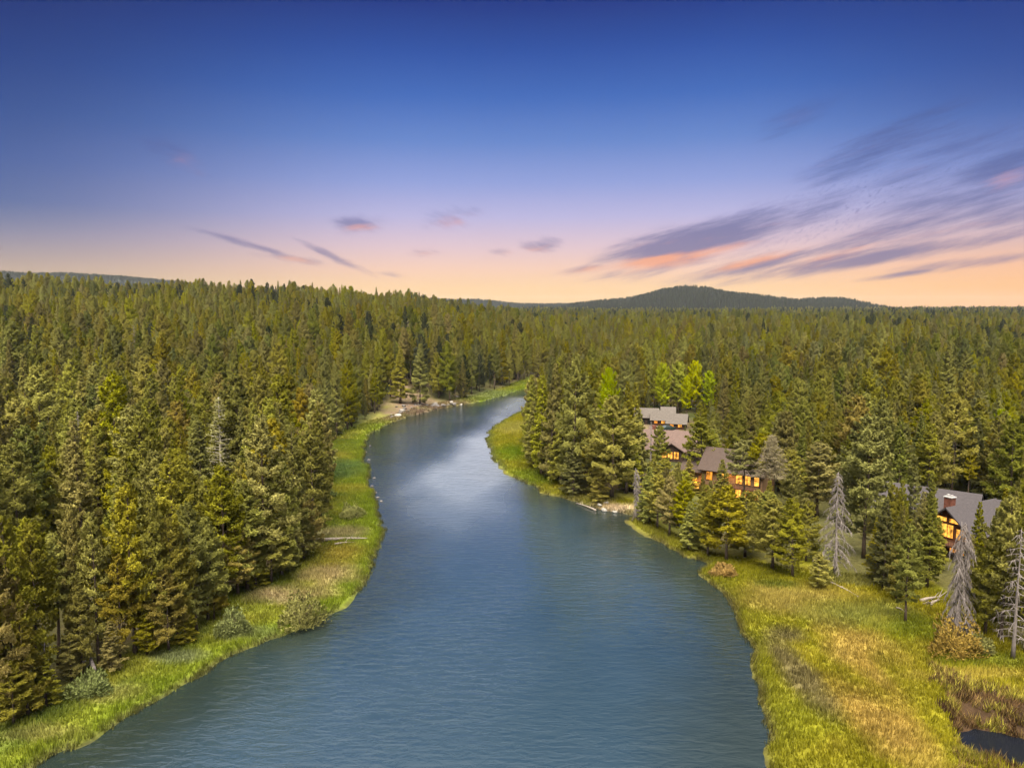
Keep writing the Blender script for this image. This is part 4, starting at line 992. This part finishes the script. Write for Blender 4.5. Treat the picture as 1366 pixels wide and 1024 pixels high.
def turn(mb, i0, ang):
    c, n = math.cos(ang), math.sin(ang); mb.v[i0:] = [(x * c - y * n, x * n + y * c, z) for x, y, z in mb.v[i0:]]
def lodge():
    x, y, z = at(1262, 738); h = empty('lodge', (x, y, z - .1), R_(-40)); A = R_(-24)
    w = MB(); w.prism([(-4, 0), (4, 0), (4, 4.6), (0, 8.0), (-4, 4.6)], 0, 9); turn(w, 0, A)
    w.box(-13, 8.0, 0, 12, 17, 4.4); w.prism([(6.5, 0), (12.2, 0), (12.2, 4.6), (9.35, 7.0), (6.5, 4.6)], 5.0, 8.0)
    w.build('wall', WALLR, h)
    r = MB(); gable_roof(r, -4, 4, 0, 13, 4.65, 8.1, along='y', ov=.9); turn(r, 0, A)
    gable_roof(r, -13, 2.4, 8.0, 17, 4.5, 8.3, ov=.8); gable_roof(r, 3.3, 5.0, 8.5, 16.5, 4.3, 7.0, ov=.1); gable_roof(r, 5.9, 9.3, 7.2, 15.6, 4.45, 8.0, ov=.8); gable_roof(r, 10.9, 13.4, 6.4, 15, 4.55, 8.8, ov=.8); gable_roof(r, 6.5, 12.2, 4.4, 11, 4.65, 6.9, along='y', ov=.7)
    gable_roof(r, -12.5, -6.5, 5.0, 12, 4.2, 7.2, along='y', ov=.7)
    r.build('roof', ROOFG, h)
    c = MB(); c.box(-3.1, 3.4, 4.5, -1.8, 4.6, 8.7); turn(c, 0, A); co = c.build('chimney', STONE, h)
    c = MB(); c.box(-3.22, 3.28, 8.703, -1.68, 4.72, 8.86); c.box(-2.9, 3.7, 8.863, -2.55, 4.3, 9.15); c.box(-2.3, 3.7, 8.863, -2.0, 4.3, 9.1); turn(c, 0, A); c.build('chimney_cap', CAP, co)
    for (a, b, c_, d_, n, m_) in ((-3.3, -1.3, 2.9, 4.9, 2, LITH), (-1.0, 1.0, 2.9, 5.1, 2, LITH), (1.5, 3.2, 2.9, 4.7, 2, LITH), (-1.9, -.2, 5.5, 6.2, 1, LITH), (.2, 1.9, 5.5, 6.2, 1, LITH), (-3.0, -.6, .6, 2.0, 3, LIT), (.6, 3.0, .6, 2.0, 3, LIT)):
        window(h, a, b, c_, d_, 0, n, 1, m_).rotation_euler = (0, 0, A)
    window(h, 8.4, 10.4, 1.5, 3.0, 5.0, 2, 1, LIT); window(h, -12.5, -10.5, 1.2, 2.8, 8.0, 2, 1, LIT); window(h, -9, -7, 1.2, 2.8, 8.0, 2, 1, LIT)
    d = MB(); d.box(-4.6, -3, 2.25, 4.6, -.09, 2.5)
    for xx in (-4.4, -1.5, 1.5, 4.4): d.box(xx - .12, -2.95, 0, xx + .12, -2.7, 2.25)
    d.box(-4.6, -3, 3.3, 4.6, -2.92, 3.4)
    for i in range(24): d.box(-4.6 + i * .4 - .02, -2.98, 2.5, -4.6 + i * .4 + .02, -2.94, 3.3)
    turn(d, 0, A); d.build('deck', TRIM, h)
    tag(h, 'grey-roofed lodge with glowing gable windows and brick-red chimney at right', 'house')
lodge()

def two_storey():
    x, y, z = at(1016, 671); h = empty('house', (x, y, z - .1), R_(-36))
    w = MB(); w.box(-13.5, 0, 0, 0, 9, 6.4); w.box(-18.5, 1.5, 0, -13.5, 9, 5.2); w.build('wall', WALLT, h)
    r = MB(); gable_roof(r, -13.5, 0, 0, 9, 6.45, 10.2, ov=.8); gable_roof(r, -18.5, -13.9, 1.5, 9, 5.25, 8.4, ov=.7); r.build('roof', ROOFB, h)
    for (a, b) in ((-1.7, -.5), (-3.9, -2.5), (-5.7, -4.3), (-9.0, -7.4)):
        window(h, a, b, 3.6, 5.7, 0, 2 if b - a > 1.3 else 1, 2, LITH)
    for (a, b) in ((-1.7, -.5), (-3.9, -2.5), (-5.7, -4.3)): window(h, a, b, .5, 2.7, 0, 2 if b - a > 1.3 else 1, 2, LITH)
    for i in range(4): window(h, -12.6 + i * 1.5, -11.5 + i * 1.5, .7, 2.4, 0, 2, 2, LIT)
    window(h, -12.4, -11.0, 3.6, 5.4, 0, 2, 1, LIT); window(h, -17.6, -16.4, 2.8, 4.4, 1.5, 2, 1, LITH); window(h, -15.8, -14.6, .6, 2.3, 1.5, 2, 1, LITH); window(h, -17.6, -16.6, .6, 2.0, 1.5, 2, 1, LIT)
    d = MB(); d.box(-10.5, -2.4, 2.85, -.2, -.1, 3.05); d.box(-10.5, -2.4, 3.85, -.2, -2.33, 3.95)
    for xx in (-10.3, -7, -3.6, -.4): d.box(xx - .1, -2.38, 0, xx + .1, -2.2, 2.85)
    for i in range(30): d.box(-10.5 + i * .355 - .02, -2.38, 3.05, -10.5 + i * .355 + .02, -2.34, 3.85)
    d.build('balcony', TRIM, h)
    c = MB(); c.box(-8.2, 5.2, 7.4, -7.0, 6.4, 11.4); c.build('chimney', STONE, h)
    tag(h, 'brown two-storey house with rows of glowing orange windows', 'house')
two_storey()
def porch_lamp(h, x, y, z, watts):
    """a small hanging lamp with its own light, fixed to the house"""
    b = MB(); b.tube([(x, y, z + .1), (x, y, z - .12)], [.1, .13], 8); b.build('lamp', LITH, h)
    l = bpy.data.lights.new('lamp_light', 'POINT'); l.energy = watts; l.color = (1.0, .5, .16); l.shadow_soft_size = .15
    o = bpy.data.objects.new('lamp_light', l); C.objects.link(o); o.parent = h; o.location = (x, y - .3, z - .3)
for o_ in list(sc.objects):
    if o_.type == 'EMPTY' and o_.name.startswith('lodge'): porch_lamp(o_, -6.0, 3.5, 3.4, 60); porch_lamp(o_, 5.2, 4.2, 2.6, 60)
    if o_.type == 'EMPTY' and o_.name == 'house': porch_lamp(o_, -2.1, -1.2, 2.6, 70); porch_lamp(o_, -6.6, -1.2, 5.4, 70); porch_lamp(o_, -14.8, .4, 3.2, 70)

def back_house():
    x, y, z = at(912, 614); h = empty('house', (x, y, z - .1), R_(-18))
    w = MB(); w.box(-12.5, 0, 0, 2.5, 10, 3.2); w.prism([(-6.2, 0), (0, 0), (0, 3.2), (-3.1, 5.0), (-6.2, 3.2)], -2.4, -.004); w.build('wall', WALLD, h)
    r = MB(); gable_roof(r, -12.5, 2.5, 0, 10, 3.25, 7.4, ov=.8); gable_roof(r, -6.2, 0, -2.4, 4, 3.25, 5.2, along='y', ov=.6); r.build('roof', ROOFK, h)
    for a in (-5.6, -4.0, -2.4): window(h, a, a + 1.2, .8, 2.7, -2.4, 2, 1, LITH)
    window(h, .6, 1.8, 1.0, 2.5, 0, 2, 1, LITH); window(h, -11, -9, 1.0, 2.4, 0, 2, 1, WINDARK)
    c = MB(); c.box(-9.4, 6, 4.8, -8.4, 7, 8.3); c.build('chimney', STONE, h)
    tag(h, 'low pinkish-brown roofed house with one cluster of glowing windows', 'house')
WINDARK = simple('dark window glass', (0.03, 0.035, 0.04), 0.1, 1, .1, spec=.7)
back_house()

def garage(px, py, wdt, dep, hh, label, lit, name='garage', doors=2, rot=-12):
    x, y, z = at(px, py); h = empty(name, (x, y, z - .1), R_(rot))
    w = MB(); w.box(-wdt / 2, 0, 0, wdt / 2, dep, hh); w.build('wall', WALLD, h)
    r = MB(); gable_roof(r, -wdt / 2, wdt / 2, 0, dep, hh + .05, hh + 2.6, ov=.6); r.build('roof', ROOFP, h)
    for i in range(doors):
        x0 = -wdt / 2 + wdt * (i + .12) / doors; x1 = -wdt / 2 + wdt * (i + .88) / doors
        d = MB(); d.box(x0, -.06, 0.05, x1, -.004, hh * .8); d.build('garage_door', TYRE if not lit else TRIM, h)
    if lit:
        window(h, wdt * .1, wdt * .3, 1.0, 2.2, -.08, 1, 1, LITH); window(h, -wdt * .35, -wdt * .15, 1.0, 2.2, -.08, 1, 1, LIT)
    tag(h, label, 'garage'); return h
garage(862, 566, 7.5, 7, 2.8, 'pale-roofed garage with dark openings at the end of the driveway', False)
garage(891, 565, 4.2, 6, 3.0, 'small pale-roofed shed beside the parked car', False, doors=1)
garage(880, 568, 5.5, 5, 2.6, 'dark cabin with a glowing window between the two pale roofs', True, 'cabin', 1)
garage(902, 573, 6.0, 5, 2.6, 'dark cabin with glowing windows right of the parked car', True, 'cabin', 1, -20)

def driveway():
    pts = [at(*p) for p in ((862, 585), (866, 568), (888, 566), (906, 574), (915, 582), (918, 592), (890, 590))]
    m = MB()
    # follow the ground: a small grid clipped to the outline
    P = np.array([p[:2] for p in pts]); x0, y0 = P.min(0); x1, y1 = P.max(0); nx, ny = 24, 40
    xs, ys = np.linspace(x0, x1, nx), np.linspace(y0, y1, ny); X, Y = np.meshgrid(xs, ys); Z = ground(X.ravel(), Y.ravel()).reshape(X.shape) + .06
    for i in range(ny - 1):
        for j in range(nx - 1):
            if inside(np.array([(xs[j] + xs[j + 1]) / 2]), np.array([(ys[i] + ys[i + 1]) / 2]), P)[0]:
                m.poly(*[(X[a, b], Y[a, b], Z[a, b]) for a, b in ((i, j), (i, j + 1), (i + 1, j + 1), (i + 1, j))])
    tag(m.build('driveway', DRIVE), kind='structure')
driveway()

def car():
    x, y, z = at(892, 574); h = empty('parked_car', (x, y, z + .06), R_(28))
    b = MB(); b.prism([(-2.3, .35), (2.3, .35), (2.35, .75), (2.2, 1.0), (1.1, 1.08), (.45, 1.62), (-1.5, 1.66), (-2.2, 1.05), (-2.35, .8)], -.9, .9); b.build('body', CARP, h)
    g = MB()
    for s in (-1, 1):
        yy = s * .906; pts = [(.95, yy, 1.1), (.42, yy, 1.55), (-1.42, yy, 1.58), (-1.9, yy, 1.1)]; g.poly(*(pts if s > 0 else pts[::-1]))
    g.poly((1.13, -.8, 1.1), (1.13, .8, 1.1), (.5, .72, 1.6), (.5, -.72, 1.6)); g.poly((-1.55, -.72, 1.63), (-1.55, .72, 1.63), (-2.18, .8, 1.1), (-2.18, -.8, 1.1)); g.build('windows', CARG, h)
    for sx in (-1.45, 1.45):
        for sy in (-.82, .82):
            wv = MB(); wv.tube([(sx, sy - .11, .34), (sx, sy + .11, .34)], .34, 16); wv.build('wheel', TYRE, h)
    for sy in (-.6, .6):
        l = MB(); l.box(2.3, sy - .18, .68, 2.38, sy + .18, .85); l.build('headlight', CAP, h)
    tag(h, 'dark green car parked on the driveway by the sheds', 'car')
car()

# ------------------------------------------------------------------ grass and sedge
def grass_mat(name):
    m, T = mat(name)
    c = T.add('ShaderNodeAttribute', attribute_name='tint').outputs['Color']
    d = T.add('ShaderNodeBsdfDiffuse', inp={0: c}); t = T.add('ShaderNodeBsdfTranslucent', inp={0: c})
    mx = T.add('ShaderNodeMixShader', inp={0: .3, 1: d.outputs[0], 2: t.outputs[0]}); T.add('ShaderNodeOutputMaterial', inp={0: mx.outputs[0]}); return m
GM = grass_mat('grass blades')
def grass(name, label, poly_px, dens, hmin, hmax, seed, blades=5, wid=.05, lean=.5, col=None, keep=None, cat='grass'):
    g = np.random.default_rng(seed); P = np.array([flat(*p) for p in poly_px]); lo, hi = P.min(0), P.max(0)
    n = int((hi - lo).prod() * dens); x = g.uniform(lo[0], hi[0], n); y = g.uniform(lo[1], hi[1], n)
    k = inside(x, y, P); x, y = x[k], y[k]; s = river_sd(x, y); pd = np.where(inside(x, y, POND), -1, 1)
    k = (s > -.25 + .5 * vnoise(x, y, 1.5, 95)) & (pd > 0)
    if keep is not None: k &= keep(x, y, s)
    else: k &= ~inside(x, y, MARSH) | (vnoise(x, y, 1.5, 120) > .72)
    x, y, s = x[k], y[k], s[k]; z = np.maximum(ground(x, y), -.12); n = len(x)
    c = (ground_col(x + np.where(s < 1.3, 0, 0), y) * 1.12) if col is None else np.array(col)[None, :] * g.uniform(.3, 1.9, (n, 1)) * (np.array([[1.0, 1.0, 1.0]]) + (g.random((n, 1)) < .3) * np.array([[.7, 1.0, .4]]))
    tall = (.55 + .9 * fbm(x, y, 3.5, seed + 60)) * np.where(s < 2, 1.25, 1)
    b = np.repeat(np.arange(n), blades); m = len(b)
    ox, oy = g.normal(0, .16, m), g.normal(0, .16, m); hh = g.uniform(hmin, hmax, m) * tall[b]
    a = g.random(m) * 6.283; ln = hh * g.uniform(.1, lean, m); wv = wid * g.uniform(.6, 1.4, m)
    wind = (vnoise(x, y, 5, 71)[b] - .5) * hh * .7
    p = np.column_stack([x[b] + ox, y[b] + oy, z[b] - .05]); sdv = np.column_stack([-np.sin(a), np.cos(a), np.zeros(m)]) * wv[:, None]
    tip = p + np.column_stack([np.cos(a) * ln + wind, np.sin(a) * ln + wind * .4, hh])
    v = np.empty((m, 3, 3)); v[:, 0] = p - sdv; v[:, 1] = p + sdv; v[:, 2] = tip
    col_ = np.repeat(c[b] * g.uniform(.72, 1.3, (m, 1)), 3, 0)
    o = link(name, np_mesh(name, v.reshape(-1, 3), np.arange(m * 3).reshape(-1, 3), GM, face_col=col_)); tag(o, label, cat, kind='stuff'); return o
grass('meadow_grass', 'yellow green meadow grass covering the right bank', [(1025, 1060), (1024, 1000), (1010, 910), (980, 815), (930, 762), (900, 735), (860, 712), (836, 692), (860, 692), (893, 712), (945, 740), (1060, 762), (1180, 780), (1290, 805), (1380, 870), (1500, 930), (1500, 1060)], 13, .3, .72, 1)
grass('bank_grass', 'green bank grass along the left shore', [(-60, 1060), (45, 1030), (190, 948), (300, 884), (430, 830), (495, 775), (520, 715), (495, 640), (490, 590), (430, 585), (424, 640), (436, 700), (420, 735), (345, 775), (300, 795), (210, 858), (60, 940), (-60, 1010)], 13, .3, .7, 2)
grass('point_grass', 'bright green grass on the point of the right bank', [(640, 600), (655, 565), (700, 548), (712, 560), (706, 615), (760, 655), (845, 672), (850, 690), (800, 684), (700, 650)], 7, .35, .8, 3)
grass('far_bank_grass', 'pale green strip of grass on the far left bank', [(485, 600), (520, 566), (600, 546), (706, 520), (704, 508), (640, 529), (560, 545), (490, 565), (440, 588)], 3, .35, .8, 4, wid=.08)
grass('sedge', 'dark brown sedge standing round the corner pond', [(1235, 890), (1300, 920), (1366, 938), (1450, 945), (1450, 1070), (1270, 1060), (1275, 990), (1256, 930)], 9, .3, .9, 5, col=(.085, .05, .022), lean=.9, keep=lambda x, y, s: fbm(x, y, 1.8, 90) > .44, cat='sedge')
grass('rush_clumps', 'yellow brown rush clumps scattered through the corner marsh', [(1235, 890), (1300, 920), (1366, 938), (1450, 945), (1450, 1070), (1270, 1060), (1275, 990), (1256, 930)], 16, .35, .95, 6, col=(.15, .115, .025), lean=.9, keep=lambda x, y, s: fbm(x, y, 2.0, 190) > .56, cat='rushes')

# ------------------------------------------------------------------ haze: one box of thin even air round the whole place
def build_haze():
    m, T = mat('haze')
    v = T.add('ShaderNodeVolumePrincipled', inp={'Color': (0.86, 0.92, 1.0, 1), 'Density': 0.00003, 'Anisotropy': 0.2})
    o = T.add('ShaderNodeOutputMaterial'); T.l.new(v.outputs[0], o.inputs['Volume'])
    b = MB(); b.box(-7600, -1500, -9, 7600, 8200, 200); tag(b.build('haze', m), kind='stuff', label='thin evening haze over the whole valley', cat='haze')
build_haze()
